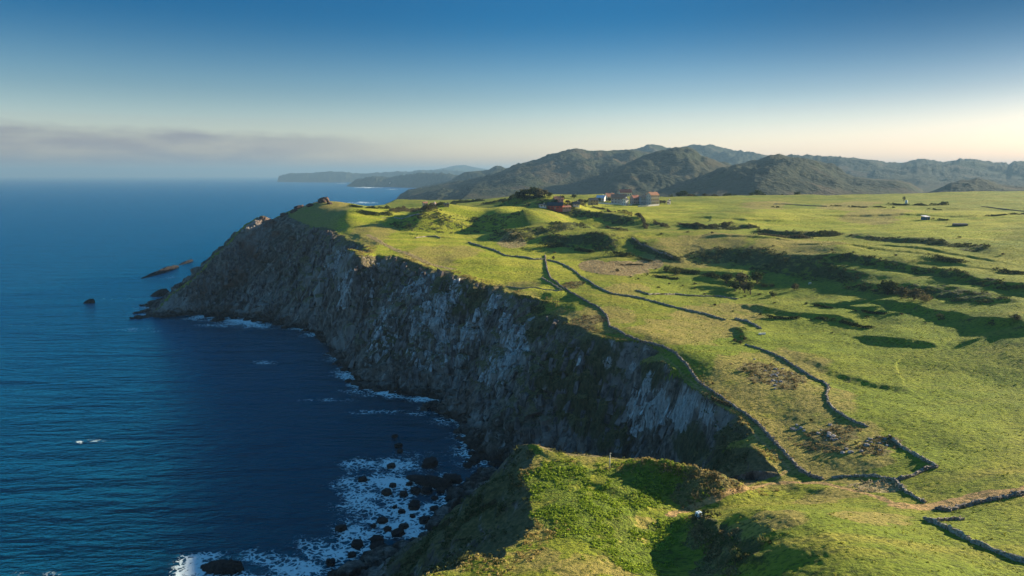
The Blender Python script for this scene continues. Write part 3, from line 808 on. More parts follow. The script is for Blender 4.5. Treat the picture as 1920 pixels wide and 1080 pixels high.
# ------------------------------------------------------------------ the sea
foam_blobs = [(400, 596, 45, 7, .8), (450, 603, 40, 7, 1), (480, 607, 26, 8, 1), (570, 615, 35, 7, .6), (590, 628, 30, 4, .7), (660, 690, 25, 14, .9), (650, 705, 25, 8, .8), (690, 725, 40, 12, .95), (740, 738, 50, 9, 1),
              (800, 744, 60, 8, 1), (860, 746, 30, 6, .9), (810, 768, 25, 6, .8), (860, 780, 26, 8, .8), (885, 800, 22, 22, .9), (880, 830, 16, 18, .8), (800, 775, 40, 5, .5), (700, 772, 55, 6, .4), (610, 750, 60, 4, .4), (500, 680, 45, 4, .4),
              (690, 870, 40, 12, .85), (730, 875, 45, 14, .95), (720, 905, 70, 22, 1), (700, 940, 60, 22, 1), (760, 945, 60, 25, 1), (740, 980, 75, 28, 1), (690, 1000, 60, 25, .9), (800, 920, 50, 25, .7), (640, 1040, 60, 25, 1),
              (560, 1065, 60, 18, 1), (600, 1020, 50, 20, .6), (490, 1050, 45, 18, .7), (470, 1080, 80, 14, .8), (360, 1062, 30, 22, .95), (390, 1042, 40, 8, .8), (340, 1085, 20, 14, .9), (150, 829, 7, 2.2, .8), (180, 826, 20, 3, .45), (60, 1076, 50, 5, .45),
              (265, 618, 40, 5, .45), (240, 560, 60, 4, .25), (290, 580, 40, 8, .45), (320, 520, 30, 4, .35), (200, 560, 50, 4, .25), (835, 905, 25, 20, .6), (780, 860, 50, 20, .35), (860, 850, 30, 14, .4), (30, 610, 50, 3, .25), (420, 610, 60, 5, .4),
              (690, 351.5, 25, 1.3, .8), (735, 355, 10, 1, .6), (640, 344, 16, 0.6, .5), (680, 380, 30, 2, .6), (690, 1030, 40, 14, .8), (640, 1000, 30, 20, .5)]
SU = np.linspace(-0.95, 0.6, 700)
SV = np.concatenate([60 * np.exp(np.arange(500) * (math.log(1000 / 60.) / 499)), 1000 * np.exp(np.arange(1, 130) * (math.log(40000 / 1000.) / 129))])
su, sv = np.meshgrid(SU, SV)
# beyond the window of detail the sheet still reaches out on both sides
suw = np.where(su < -0.945, -3.5, np.where(su > 0.595, 3.5, su))
sx, sy = suw * sv, sv.copy()
FO = np.zeros(sx.shape)
for (px, py, rx, ry, s) in foam_blobs:
    c = uz(px, py, 0); a = uz(px + rx, py, 0); b = uz(px, py + ry, 0)
    ax, ay = abs(a[0] - c[0]), abs(b[1] - c[1])
    sel = (np.abs(sy - c[1]) < 3 * ay) & (np.abs(sx - c[0] * sy / c[1]) < 3 * ax)
    d = ((sx[sel] - c[0] * sy[sel] / c[1]) / ax) ** 2 + ((sy[sel] - c[1]) / ay) ** 2
    FO[sel] = np.maximum(FO[sel], s * np.exp(-d * 0.75))
sel = (sy < 1500) & (sx < 100)
d, arc, k, t, sd, L = pseg(sx[sel], sy[sel], foot_line[:, :2])
sh = np.exp(-d / 11.0) * sst(-0.45, 0.4, pn(arc / 30, 0 * arc, 4) + 0.2) * 0.85
FO[sel] = np.maximum(FO[sel], sh)
fsel = FO > 0.02
FO[fsel] *= np.clip(0.80 + 0.75 * fbm(sx[fsel] * 0.8 + sy[fsel] * 0.5, sy[fsel], 13, 3, 15), 0.05, 1.25)
me = bpy.data.meshes.new('water')
nu, nv = len(SU), len(SV)
co = np.stack([sx, sy, np.zeros_like(sx)], -1).reshape(-1, 3).astype(np.float32)
ii = (np.arange(nv - 1)[:, None] * nu + np.arange(nu - 1)[None])
quads = np.stack([ii, ii + 1, ii + nu + 1, ii + nu], -1).reshape(-1, 4).astype(np.int32)
me.vertices.add(len(co)); me.vertices.foreach_set('co', co.ravel())
me.loops.add(quads.size); me.loops.foreach_set('vertex_index', quads.ravel())
me.polygons.add(len(quads)); me.polygons.foreach_set('loop_start', np.arange(0, quads.size, 4, dtype=np.int32))
me.polygons.foreach_set('use_smooth', np.ones(len(quads), bool))
me.update(calc_edges=True)
at = me.attributes.new('foam', 'FLOAT', 'POINT'); at.data.foreach_set('value', FO.ravel().astype(np.float32))
o_water = bpy.data.objects.new('water', me); COL.objects.link(o_water); o_water['kind'] = 'structure'
mt_sea, n = newmat('sea_water')
geo = n.n('ShaderNodeNewGeometry'); pos = geo.outputs['Position']
fo = n.n('ShaderNodeAttribute', attribute_name='foam').outputs['Fac']
rot = (0, 0, math.radians(17))
w1 = n.noise(n.mapping(pos, (0.020, 0.075, 0), rot), 1.0, 3, 0.5, 0.6)
w2 = n.noise(n.mapping(pos, (0.085, 0.26, 0), (0, 0, math.radians(10))), 1.0, 4, 0.55, 0.4)
w3 = n.noise(n.mapping(pos, (0.35, 0.85, 0), (0, 0, math.radians(26))), 1.0, 3, 0.6)
big = n.noise(n.mapping(pos, (0.0022, 0.006, 0), (0, 0, 0.3)), 1.0, 4, 0.6)
w0 = n.noise(n.mapping(pos, (0.004, 0.020, 0), (0, 0, math.radians(12))), 1.0, 4, 0.6, 0.5)
hgt = n.math('ADD', n.math('ADD', n.math('MULTIPLY', w0, 9.0), n.math('MULTIPLY', w1, 4.2)), n.math('ADD', n.math('MULTIPLY', w2, 2.4), n.math('MULTIPLY', w3, 0.9)))
bump = n.n('ShaderNodeBump', {'Strength': 0.75, 'Distance': 1.0, 'Height': hgt})
f1 = n.noise(n.mapping(pos, (0.8, 1.25, 1), (0, 0, 0.4)), 0.20, 8, 0.74, 2.2)
vn = n.n('ShaderNodeVectorMath', {0: pos, 1: n.n('ShaderNodeTexNoise', {'Vector': pos, 'Scale': 0.25, 'Detail': 3}).outputs['Color']}, operation='ADD')
vv = n.n('ShaderNodeVectorMath', {0: n.n('ShaderNodeTexNoise', {'Vector': pos, 'Scale': 0.22, 'Detail': 4}).outputs['Color'], 'Scale': 7.0}, operation='SCALE')
vp = n.n('ShaderNodeVectorMath', {0: pos, 1: vv.outputs[0]}, operation='ADD')
vor = n.n('ShaderNodeTexVoronoi', {'Vector': vp.outputs[0], 'Scale': 0.42}, feature='DISTANCE_TO_EDGE')
web = n.ramp(vor.outputs['Distance'], 0.28, 0.02)
pat = n.math('ADD', n.math('MULTIPLY', f1, 1.35), n.math('MULTIPLY', web, 0.34))
fm = n.math('ADD', n.math('MULTIPLY', n.ramp(n.math('ADD', n.math('MULTIPLY', fo, 0.62), pat), 1.10, 1.34), 0.92), n.math('MULTIPLY', n.ramp(n.math('ADD', n.math('MULTIPLY', fo, 0.75), f1), 0.85, 1.35), 0.20), clamp=True)
fm = n.math('MULTIPLY', fm, n.ramp(fo, 0.08, 0.3))
cap = n.noise(n.mapping(pos, (0.05, 0.16, 0), rot), 1.0, 5, 0.72)
turb = n.ramp(fo, 0.2, 0.9, 0, 0.6)
wc = n.mix(n.ramp(big, 0.35, 0.65), (0.0003, 0.0045, 0.007), (0.0005, 0.008, 0.010))
wc = n.mix(turb, wc, (0.02, 0.12, 0.15))
frs = n.math('MULTIPLY', n.n('ShaderNodeFresnel', {'IOR': 1.33, 'Normal': bump}).outputs[0], 2.6, clamp=True)
wd = n.n('ShaderNodeBsdfDiffuse', {'Color': wc, 'Normal': bump})
wg = n.n('ShaderNodeBsdfGlossy', {'Color': (0.035, 0.50, 0.74), 'Roughness': 0.22, 'Normal': bump})
wat = n.n('ShaderNodeMixShader', {0: frs, 1: wd, 2: wg})
foam = n.n('ShaderNodeBsdfPrincipled', {'Base Color': (0.66, 0.76, 0.74), 'Roughness': 0.9, 'Normal': n.n('ShaderNodeBump', {'Strength': 0.6, 'Distance': 0.6, 'Height': f1})})
mxs = n.n('ShaderNodeMixShader', {0: fm, 1: wat, 2: foam})
finish(n, mxs)
me.materials.append(mt_sea)

#OBJBEGIN
# ------------------------------------------------------------------ things
rng = np.random.default_rng(7)
random.seed(7)


def tag(o, label, cat, group=None, kind=None):
    if label:
        o['label'] = label
    if cat:
        o['category'] = cat
    if group:
        o['group'] = group
    if cat and not kind:
        kind = 'thing'
    if kind:
        o['kind'] = kind
    return o


def mesh_obj(name, verts, faces, mat, parent=None, smooth=False):
    me = bpy.data.meshes.new(name)
    me.from_pydata([tuple(map(float, v)) for v in verts], [], [tuple(map(int, f)) for f in faces])
    if smooth:
        me.polygons.foreach_set('use_smooth', np.ones(len(me.polygons), bool))
    me.update()
    if mat:
        me.materials.append(mat)
    o = bpy.data.objects.new(name, me)
    COL.objects.link(o)
    if parent:
        o.parent = parent
    return o


def empty(name, loc, rz=0.0, scale=1.0):
    o = bpy.data.objects.new(name, None)
    COL.objects.link(o)
    o.location = loc; o.rotation_euler = (0, 0, rz)
    o.scale = (scale, scale, scale) if not isinstance(scale, tuple) else scale
    o.empty_display_size = 0.5
    return o


def simple_mat(name, c1, c2, scale=1.5, rough=0.9, bump=0.3, spec=0.15, detail=5):
    mt, n = newmat(name)
    tcx = n.n('ShaderNodeTexCoord')
    oi = n.n('ShaderNodeObjectInfo')
    v = n.noise(tcx.outputs['Object'], scale, detail, 0.65)
    c = n.mix(n.ramp(v, 0.35, 0.65), c1, c2)
    c = n.n('ShaderNodeHueSaturation', {'Hue': n.math('ADD', 0.485, n.math('MULTIPLY', oi.outputs['Random'], 0.03)),
                                        'Value': n.math('ADD', 0.8, n.math('MULTIPLY', oi.outputs['Random'], 0.4)), 'Color': c})
    b = n.n('ShaderNodeBump', {'Strength': bump, 'Distance': 0.2, 'Height': v})
    finish(n, n.n('ShaderNodeBsdfPrincipled', {'Base Color': c, 'Roughness': rough, 'Specular IOR Level': spec, 'Normal': b}))
    return mt


def leaf_mat(name, c1, c2, scale=0.8):
    mt, n = newmat(name)
    geo = n.n('ShaderNodeNewGeometry')
    v = n.noise(geo.outputs['Position'], scale, 3, 0.6)
    r = geo.outputs['Random Per Island']
    c = n.mix(n.ramp(v, 0.35, 0.65), c1, c2)
    c = n.n('ShaderNodeHueSaturation', {'Value': n.math('ADD', 0.65, n.math('MULTIPLY', r, 0.7)), 'Color': c})
    d = n.n('ShaderNodeBsdfDiffuse', {'Color': c})
    tr = n.n('ShaderNodeBsdfTranslucent', {'Color': c})
    finish(n, n.n('ShaderNodeMixShader', {0: 0.25, 1: d, 2: tr}))
    return mt


M_stone = simple_mat('dry stone', (0.15, 0.125, 0.095), (0.42, 0.37, 0.29), 2.2, 0.95, 0.8)
M_wet = simple_mat('wet dark rock', (0.008, 0.008, 0.009), (0.022, 0.018, 0.017), 1.2, 0.8, 0.8, 0.12)
M_brown = simple_mat('weathered rock', (0.038, 0.028, 0.026), (0.11, 0.07, 0.055), 0.6, 0.95, 0.8)
M_crag = simple_mat('brown grey cliff rock', (0.055, 0.047, 0.040), (0.24, 0.205, 0.175), 0.25, 0.95, 0.9)
M_lime = simple_mat('pale limestone', (0.13, 0.12, 0.11), (0.46, 0.44, 0.41), 0.45, 0.95, 0.8)
M_hedge = leaf_mat('bramble leaves', (0.065, 0.062, 0.030), (0.150, 0.130, 0.065))
M_leaf = leaf_mat('dark green leaves', (0.028, 0.045, 0.014), (0.070, 0.085, 0.026))
M_gorse = leaf_mat('gorse leaves', (0.050, 0.068, 0.022), (0.120, 0.120, 0.045))
M_rust = leaf_mat('brown bracken', (0.17, 0.13, 0.06), (0.30, 0.23, 0.10))
M_weed = leaf_mat('bright weed leaves', (0.20, 0.29, 0.020), (0.36, 0.44, 0.050), 0.35)
M_reed = leaf_mat('dry reeds', (0.40, 0.31, 0.16), (0.58, 0.47, 0.28))
M_bark = simple_mat('bark', (0.06, 0.045, 0.03), (0.14, 0.11, 0.08), 3.0)
M_white = simple_mat('white render', (0.74, 0.72, 0.68), (0.82, 0.80, 0.76), 0.6, 0.9, 0.05)
M_cream = simple_mat('cream render', (0.74, 0.64, 0.50), (0.80, 0.72, 0.60), 0.6, 0.9, 0.05)
M_pink = simple_mat('salmon render', (0.62, 0.40, 0.30), (0.68, 0.46, 0.36), 0.6, 0.9, 0.05)
M_redw = simple_mat('dark red boards', (0.30, 0.03, 0.035), (0.38, 0.05, 0.05), 0.6, 0.8, 0.05)
M_tan = simple_mat('tan stonework', (0.34, 0.23, 0.13), (0.50, 0.36, 0.22), 1.2, 0.9, 0.4)
M_grey = simple_mat('grey render', (0.48, 0.47, 0.45), (0.58, 0.57, 0.55), 0.8, 0.9, 0.1)
M_tile = simple_mat('red roof tiles', (0.36, 0.14, 0.09), (0.48, 0.22, 0.14), 1.5, 0.85, 0.5)
M_slate = simple_mat('dark roof tiles', (0.035, 0.045, 0.045), (0.08, 0.09, 0.09), 1.5, 0.7, 0.5)
M_steel = simple_mat('grey sheet roof', (0.45, 0.47, 0.50), (0.60, 0.62, 0.64), 0.5, 0.5, 0.1, 0.4)
M_glass = simple_mat('dark window glass', (0.02, 0.025, 0.03), (0.04, 0.05, 0.06), 0.5, 0.1, 0.0, 0.6)
M_wood = simple_mat('weathered wood', (0.22, 0.18, 0.13), (0.40, 0.34, 0.26), 4.0, 0.9, 0.5)
M_plast = simple_mat('pale plastic', (0.55, 0.68, 0.72), (0.66, 0.78, 0.80), 0.8, 0.5, 0.02, 0.3)
M_metal = simple_mat('galvanised metal', (0.35, 0.37, 0.38), (0.5, 0.52, 0.53), 3.0, 0.45, 0.05, 0.5)
M_blue = simple_mat('blue boards', (0.02, 0.09, 0.17), (0.03, 0.13, 0.24), 1.0, 0.7, 0.1)
M_cow = simple_mat('white hide', (0.72, 0.68, 0.60), (0.80, 0.77, 0.70), 1.0, 0.9, 0.1)
M_horn = simple_mat('pale horn', (0.45, 0.40, 0.30), (0.5, 0.45, 0.35), 3.0, 0.5, 0.0)


def leaves(name, P, S, mat, parent=None, up=0.3, C=None, flat=0.0):
    """n leaf clumps as slightly bent quads; C = centre to lean away from"""
    nl = len(P)
    nr = rng.normal(size=(nl, 3))
    if C is not None:
        o = P - C
        o = o / (np.linalg.norm(o, axis=1)[:, None] + 1e-6)
        nr = nr * 0.75 + o * 1.0
    nr[:, 2] += up
    nr /= np.linalg.norm(nr, axis=1)[:, None]
    a = np.cross(nr, rng.normal(size=(nl, 3))); a /= np.linalg.norm(a, axis=1)[:, None] + 1e-9
    b = np.cross(nr, a)
    S = np.asarray(S)[:, None] * (0.7 + 0.6 * rng.random((nl, 1)))
    v = np.stack([P - a * S, P - b * S * 0.8 + nr * S * 0.15, P + a * S, P + b * S * 0.8 - nr * S * 0.15], 1).reshape(-1, 3)
    f = np.arange(nl * 4, dtype=np.int32)
    me = bpy.data.meshes.new(name)
    me.vertices.add(len(v)); me.vertices.foreach_set('co', v.astype(np.float32).ravel())
    me.loops.add(len(f)); me.loops.foreach_set('vertex_index', f)
    me.polygons.add(nl); me.polygons.foreach_set('loop_start', np.arange(0, nl * 4, 4, dtype=np.int32))
    me.update(calc_edges=True)
    me.materials.append(mat)
    ob = bpy.data.objects.new(name, me)
    COL.objects.link(ob)
    if parent:
        ob.parent = parent
    return ob


def lobes(n_l, rx, ry, rz, seed):
    r = np.random.default_rng(seed)
    L = []
    for k in range(n_l):
        d = r.normal(size=3); d /= np.linalg.norm(d); d[2] = abs(d[2]) * 0.9 - 0.15
        q = r.uniform(0.25, 0.72)
        L.append((d[0] * rx * q, d[1] * ry * q, d[2] * rz * q, r.uniform(0.32, 0.55)))
    return L


def crown_pts(n, rx, ry, rz, seed, nl=9):
    r = np.random.default_rng(seed)
    L = lobes(nl, rx, ry, rz, seed)
    P = []
    for k in range(n):
        l = L[r.integers(nl)]
        d = r.normal(size=3); d /= np.linalg.norm(d)
        q = l[3] * r.uniform(0.55, 1.05)
        P.append((l[0] + d[0] * rx * q, l[1] + d[1] * ry * q, l[2] + d[2] * rz * q))
    return np.array(P)


def tube(pts, rad, n=7):
    v = []; f = []
    pts = [Vector(p) for p in pts]
    for k, p in enumerate(pts):
        d = (pts[min(k + 1, len(pts) - 1)] - pts[max(k - 1, 0)]).normalized()
        a = d.orthogonal().normalized(); b = d.cross(a)
        for j in range(n):
            t = 2 * math.pi * j / n
            v.append(p + (a * math.cos(t) + b * math.sin(t)) * rad[k])
    for k in range(len(pts) - 1):
        for j in range(n):
            f.append((k * n + j, k * n + (j + 1) % n, (k + 1) * n + (j + 1) % n, (k + 1) * n + j))
    f.append(tuple(range(n))[::-1]); f.append(tuple(range((len(pts) - 1) * n, len(pts) * n)))
    return v, f


def merge(parts):
    V_, F_ = [], []
    for v, f in parts:
        o = len(V_)
        V_ += list(v); F_ += [tuple(i + o for i in q) for q in f]
    return V_, F_


def box(x0, x1, y0, y1, z0, z1):
    v = [(x0, y0, z0), (x1, y0, z0), (x1, y1, z0), (x0, y1, z0), (x0, y0, z1), (x1, y0, z1), (x1, y1, z1), (x0, y1, z1)]
    return v, [(0, 3, 2, 1), (4, 5, 6, 7), (0, 1, 5, 4), (1, 2, 6, 5), (2, 3, 7, 6), (3, 0, 4, 7)]


# crags standing out of the cliff faces (part of the terrain)
def crags(name, mask, n_, mat, smin, smax):
    sel = np.argwhere((mask > 0.3) & (YY < 640) & (YY > 232) & (Hs > 4) & (CL > 0.5) & (DR > 3))
    w_ = YY[sel[:, 0], sel[:, 1]] ** 2 * mask[sel[:, 0], sel[:, 1]]
    k_ = sel[rng.choice(len(sel), n_, p=w_ / w_.sum())]
    V_, F_ = [], []
    cube = np.array([(-1, -1, -1), (1, -1, -1), (1, 1, -1), (-1, 1, -1), (-1, -1, 1), (1, -1, 1), (1, 1, 1), (-1, 1, 1)], float)
    for (i, j) in k_:
        s = rng.uniform(smin, smax) * min(1.5, 0.6 + YY[i, j] / 500)
        nrm = np.array([NXn[i, j], NYn[i, j], NZn[i, j]])
        a = rng.normal(0, .35) + math.atan2(nrm[1], nrm[0])
        ca, sa = math.cos(a), math.sin(a)
        q = cube * np.array([0.62, 0.8, 1.35]) * rng.uniform(0.55, 1.2, (8, 3)) * s
        q[4:, :2] *= 0.62
        q = np.stack([q[:, 0] * ca - q[:, 1] * sa, q[:, 0] * sa + q[:, 1] * ca, q[:, 2]], 1)
        q[:, :2] -= nrm[:2] * q[:, 2:3] * 0.45
        q = q + np.array([PX[i, j], PY[i, j], PZ[i, j]]) - nrm * s * 0.25
        o = len(V_)
        V_ += [tuple(v) for v in q]
        F_ += [tuple(i_ + o for i_ in f_) for f_ in [(0, 3, 2, 1), (4, 5, 6, 7), (0, 1, 5, 4), (1, 2, 6, 5), (2, 3, 7, 6), (3, 0, 4, 7)]]
    ob = mesh_obj(name, V_, F_, mat)
    ob['kind'] = 'structure'


crags('cliff_rock', np.clip(ROCK, 0, 1), 800, M_lime, 0.4, 1.4)
crags('cliff_rock', np.clip(0.35 + 0.5 * pn(XX / 18, YY / 18, 66), 0, 1) * (NZn < 0.75), 1500, M_crag, 0.5, 2.0)

# ---- trees and bushes: templates of unit height, copied and scaled
def make_tree(kind, seed, mat, n=520):
    """unit tree about 1 m high: crown and trunk, then copied"""
    t = empty('tree' if kind != 'bush' else 'bush', (0, 0, -500))
    if kind == 'round':
        P = crown_pts(n, 0.50, 0.48, 0.50, seed, 13) + np.array([0, 0, 0.50]); P[:, 2] = np.maximum(P[:, 2], 0.06); ctr = np.array([0, 0, 0.45]); s = 0.056
    elif kind == 'tall':
        P = crown_pts(n, 0.26, 0.26, 0.60, seed, 10) + np.array([0, 0, 0.56]); ctr = np.array([0, 0, 0.5]); s = 0.034
    elif kind == 'pine':
        P = crown_pts(n, 0.55, 0.5, 0.26, seed, 10) + np.array([0, 0, 0.78]); ctr = np.array([0, 0, 0.72]); s = 0.040
    else:
        P = crown_pts(n, 0.70, 0.62, 0.62, seed, 9) + np.array([0, 0, 0.38]); P[:, 2] = np.abs(P[:, 2]); ctr = np.array([0, 0, 0.2]); s = 0.062
    leaves('crown' if kind != 'bush' else 'foliage', P, np.full(len(P), s), mat, t, C=ctr)
    r = random.Random(seed)
    top = {'round': 0.6, 'tall': 0.7, 'pine': 0.78, 'bush': 0.3}[kind]
    parts = [tube([(0, 0, -0.06), (0.01, 0, top * 0.4), (0.02, 0.01, top)], [0.040, 0.030, 0.012])]
    for k in range(5):
        a = k * 1.26 + r.random(); z = top * (0.35 + 0.12 * k)
        parts.append(tube([(0.01, 0, z), (0.14 * math.cos(a), 0.14 * math.sin(a), z + 0.10), (0.28 * math.cos(a), 0.28 * math.sin(a), z + 0.16)], [0.018, 0.012, 0.005], 5))
    v, f = merge(parts)
    mesh_obj('trunk' if kind != 'bush' else 'stem', v, f, M_bark, t)
    return t


def copy_tree(src, name, loc, rz, sc):
    c = src.copy(); COL.objects.link(c); c.name = name
    c.location = loc; c.rotation_euler = (0, 0, rz); c.scale = sc
    for k in list(c.keys()):
        if k in ('label', 'category', 'group'):
            del c[k]
    for ch in list(src.children):
        d = ch.copy(); COL.objects.link(d); d.parent = c
    return c


TEMPL = {
    'round': [make_tree('round', 11, M_leaf), make_tree('round', 12, M_leaf)],
    'round_brown': [make_tree('round', 13, M_hedge)],
    'tall': [make_tree('tall', 14, M_leaf)],
    'pine': [make_tree('pine', 15, M_leaf)],
    'bush': [make_tree('bush', 16, M_gorse, 420), make_tree('bush', 17, M_gorse, 420)],
    'bush_brown': [make_tree('bush', 18, M_hedge, 420)],
    'bush_rust': [make_tree('bush', 19, M_rust, 420)],
}
_cnt = 0


def put_tree(kind, px, py, hpx, label, group=None, wide=1.0, behind=None):
    """stands at the photo's foot point, hpx = its height in photo pixels"""
    global _cnt
    if behind:
        x, y, z = ud(px, py, behind); z = ground(x, y)
    else:
        x, y, z = hit(px, py)
    h = hpx * y / 1290.0
    src = TEMPL[kind][_cnt % len(TEMPL[kind])]; _cnt += 1
    o = copy_tree(src, {'pine': 'pine_tree', 'bush': 'bush', 'bush_brown': 'bush', 'bush_rust': 'bush'}.get(kind, 'tree'), (x, y, z - (0.13 if 'round' in kind else 0.04) * h), random.uniform(0, 6.28), (h * wide, h * wide, h))
    tag(o, label, 'tree' if 'bush' not in kind else 'bush', group)
    return o


# ---- dry-stone walls
def wall(pts, h, w, label, group=None, name='stone_wall', mat=None, tufts=0.0, loose=0.5):
    P = np.array([hit(*p) for p in pts])
    D = densify(P, 0.55 if P[:, 1].mean() < 350 else 1.0)
    V_, F_ = [], []
    h *= 0.74; w *= 0.66
    m = len(D); ns = 8
    cx, cy, cz_ = D[0][0], D[0][1], ground(D[0][0], D[0][1])
    for k in range(m):
        a = D[max(k - 1, 0)][:2]; b = D[min(k + 1, m - 1)][:2]
        t = b - a; t = t / (np.linalg.norm(t) + 1e-9); nn = np.array([-t[1], t[0]])
        j = rng.normal(0, 0.12, 2)
        zk = ground(D[k][0], D[k][1])
        hh = h * (0.75 + 0.35 * float(pn(np.array([k * 0.23]), np.array([3.3]), 5)[0]) + 0.25 * rng.random())
        ww = w * (0.85 + 0.3 * rng.random())
        prof = [(-0.62, -0.3), (-0.52, 0.25), (-0.47, 0.62), (-0.28, 0.95), (0.2, 1.0), (0.45, 0.68), (0.52, 0.25), (0.62, -0.3)]
        for (q, s) in prof:
            jit = rng.normal(0, 0.06, 3)
            V_.append((D[k][0] + j[0] + nn[0] * q * ww + jit[0] - cx, D[k][1] + j[1] + nn[1] * q * ww + jit[1] - cy, zk + s * hh + jit[2] - cz_))
    for k in range(m - 1):
        for q in range(ns - 1):
            F_.append((k * ns + q, k * ns + q + 1, (k + 1) * ns + q + 1, (k + 1) * ns + q))
    F_.append(tuple(range(ns))); F_.append(tuple(range((m - 1) * ns, m * ns))[::-1])
    # loose and coping stones: rough lumps set into the faces
    for k in range(int(m * loose)):
        i = rng.integers(m)
        zk = ground(D[i][0], D[i][1])
        s = rng.uniform(0.14, 0.34) * (1 if P[:, 1].mean() < 350 else 1.5)
        c = np.array([D[i][0] + rng.normal(0, w * 0.42) - cx, D[i][1] + rng.normal(0, w * 0.42) - cy, zk + rng.uniform(0, h) - cz_])
        bv = np.array([(-1, -1, -1), (1, -1, -1), (1, 1, -1), (-1, 1, -1), (-1, -1, 1), (1, -1, 1), (1, 1, 1), (-1, 1, 1)]) * s * 0.7
        bv = bv * rng.uniform(0.6, 1.2, (8, 3)) + c
        o = len(V_)
        V_ += [tuple(q) for q in bv]
        F_ += [tuple(i_ + o for i_ in q) for q in [(0, 3, 2, 1), (4, 5, 6, 7), (0, 1, 5, 4), (1, 2, 6, 5), (2, 3, 7, 6), (3, 0, 4, 7)]]
    root = empty(name, (cx, cy, cz_)) if tufts > 0 else None
    ob = mesh_obj('stonework' if root else name, V_, F_, mat or M_stone, root)
    if root:
        nT = int(m * tufts)
        i = rng.integers(0, m, nT)
        G = np.array([ground(D[q][0], D[q][1]) for q in i])
        Q = np.stack([D[i, 0] + rng.normal(0, w * 0.6, nT) - cx, D[i, 1] + rng.normal(0, w * 0.6, nT) - cy, G - cz_ + rng.random(nT) * h * 0.9], 1)
        leaves('creeping_bramble', Q, np.full(nT, 0.15 if P[:, 1].mean() < 350 else 0.28), M_hedge, root)['kind'] = 'stuff'
    else:
        ob.location = (cx, cy, cz_)
    return tag(root or ob, label, 'stone wall', group)


wall([(1022, 479), (1023, 492), (1026, 507), (1033, 523), (1050, 536), (1067, 547), (1093, 562), (1123, 577), (1138, 593), (1143, 613), (1173, 630), (1210, 642), (1243, 650), (1267, 663), (1290, 687), (1310, 717),
      (1333, 733), (1367, 757), (1400, 778), (1424, 798), (1452, 830), (1481, 862), (1502, 883), (1523, 895), (1545, 899)], 1.15, 1.1,
     'long dark stone wall winding along the cliff top down to the track', tufts=7)
wall([(1560, 897), (1594, 894), (1636, 893), (1679, 901), (1697, 922), (1718, 934), (1736, 943)], 0.8, 0.9, 'low overgrown stone wall curving round the pale reed patch beside the track', tufts=7)
wall([(1679, 901), (1711, 893), (1739, 879), (1757, 876)], 1.0, 1.0, 'short pale stone wall running from the reed patch to the field corner', loose=1.3)
wall([(1757, 876), (1743, 869), (1711, 851), (1679, 830), (1667, 819)], 1.1, 0.9, 'dark stone wall climbing left from the field corner to a lone bush', tufts=3)
wall([(1626, 800), (1592, 787), (1566, 770), (1552, 755), (1550, 741), (1555, 727), (1545, 718), (1522, 708), (1495, 690), (1467, 672), (1430, 657), (1397, 647)], 0.9, 0.9, 'crumbling stone wall with an S bend between the rough hill and the green field', tufts=3, loose=1.0)
wall([(1734, 974), (1764, 987), (1807, 1009), (1849, 1028), (1888, 1044), (1925, 1058), (1990, 1085)], 1.2, 0.9, 'straight dark stone wall running to the lower right corner', tufts=2)
wall([(1746, 977), (1778, 975), (1807, 975)], 0.8, 0.8, 'short crumbled stub of stone wall near the lower right corner wall', loose=1.4)
wall([(1753, 955), (1778, 958), (1807, 950), (1849, 940), (1888, 933), (1925, 923), (1990, 910)], 1.0, 1.1, 'rough stone wall running along the lower side of the dirt track', tufts=4, loose=1.3)
wall([(1028, 488), (1057, 497), (1077, 508), (1090, 520), (1117, 537), (1150, 552), (1193, 558), (1233, 568), (1267, 577), (1317, 588), (1360, 600)], 1.2, 1.1, 'second stone wall branching right from the far field corner across the lower pasture', tufts=5)
wall([(878, 455), (900, 462), (933, 472), (947, 480), (973, 482), (1000, 487), (1020, 487)], 1.4, 1.3, 'dark stone wall between the bright headland field and the far field corner', tufts=6)
wall([(778, 447), (800, 444), (818, 443), (826, 447)], 1.0, 1.2, 'short isolated stretch of old wall in the middle of the headland field', tufts=5)
wall([(1015, 521), (1025, 527), (1040, 536), (1055, 545)], 0.8, 0.8, 'short pale stone wall just left of the long cliff top wall', loose=1.4)
wall([(950, 537), (990, 540), (1020, 543), (1050, 545)], 0.5, 0.7, 'faint low wall line across the cliff top grass left of the long wall', tufts=3)
wall([(1193, 545), (1217, 553), (1267, 552), (1300, 555), (1345, 556), (1383, 561)], 1.0, 1.2, 'stone wall with bushes crossing the pasture below the clump of round trees', tufts=8)
wall([(1377, 598), (1400, 603), (1417, 611), (1426, 617)], 1.3, 1.2, 'short curved stone bank beside the white trough', tufts=6)
wall([(1185, 446), (1210, 461), (1235, 474), (1262, 483)], 1.2, 1.2, 'dark wall along the lane dropping from the bend in the hedge', tufts=5)
wall([(740, 408), (765, 407), (790, 402)], 0.9, 1.5, 'pale low wall beside the coast path behind the headland', mat=M_lime)
wall([(1450, 383), (1505, 385), (1550, 387)], 0.8, 1.2, 'distant field wall on the plateau near the skyline', tufts=2)
wall([(1840, 388), (1880, 392), (1925, 397)], 0.8, 1.2, 'distant field wall at the right edge of the plateau', tufts=2)


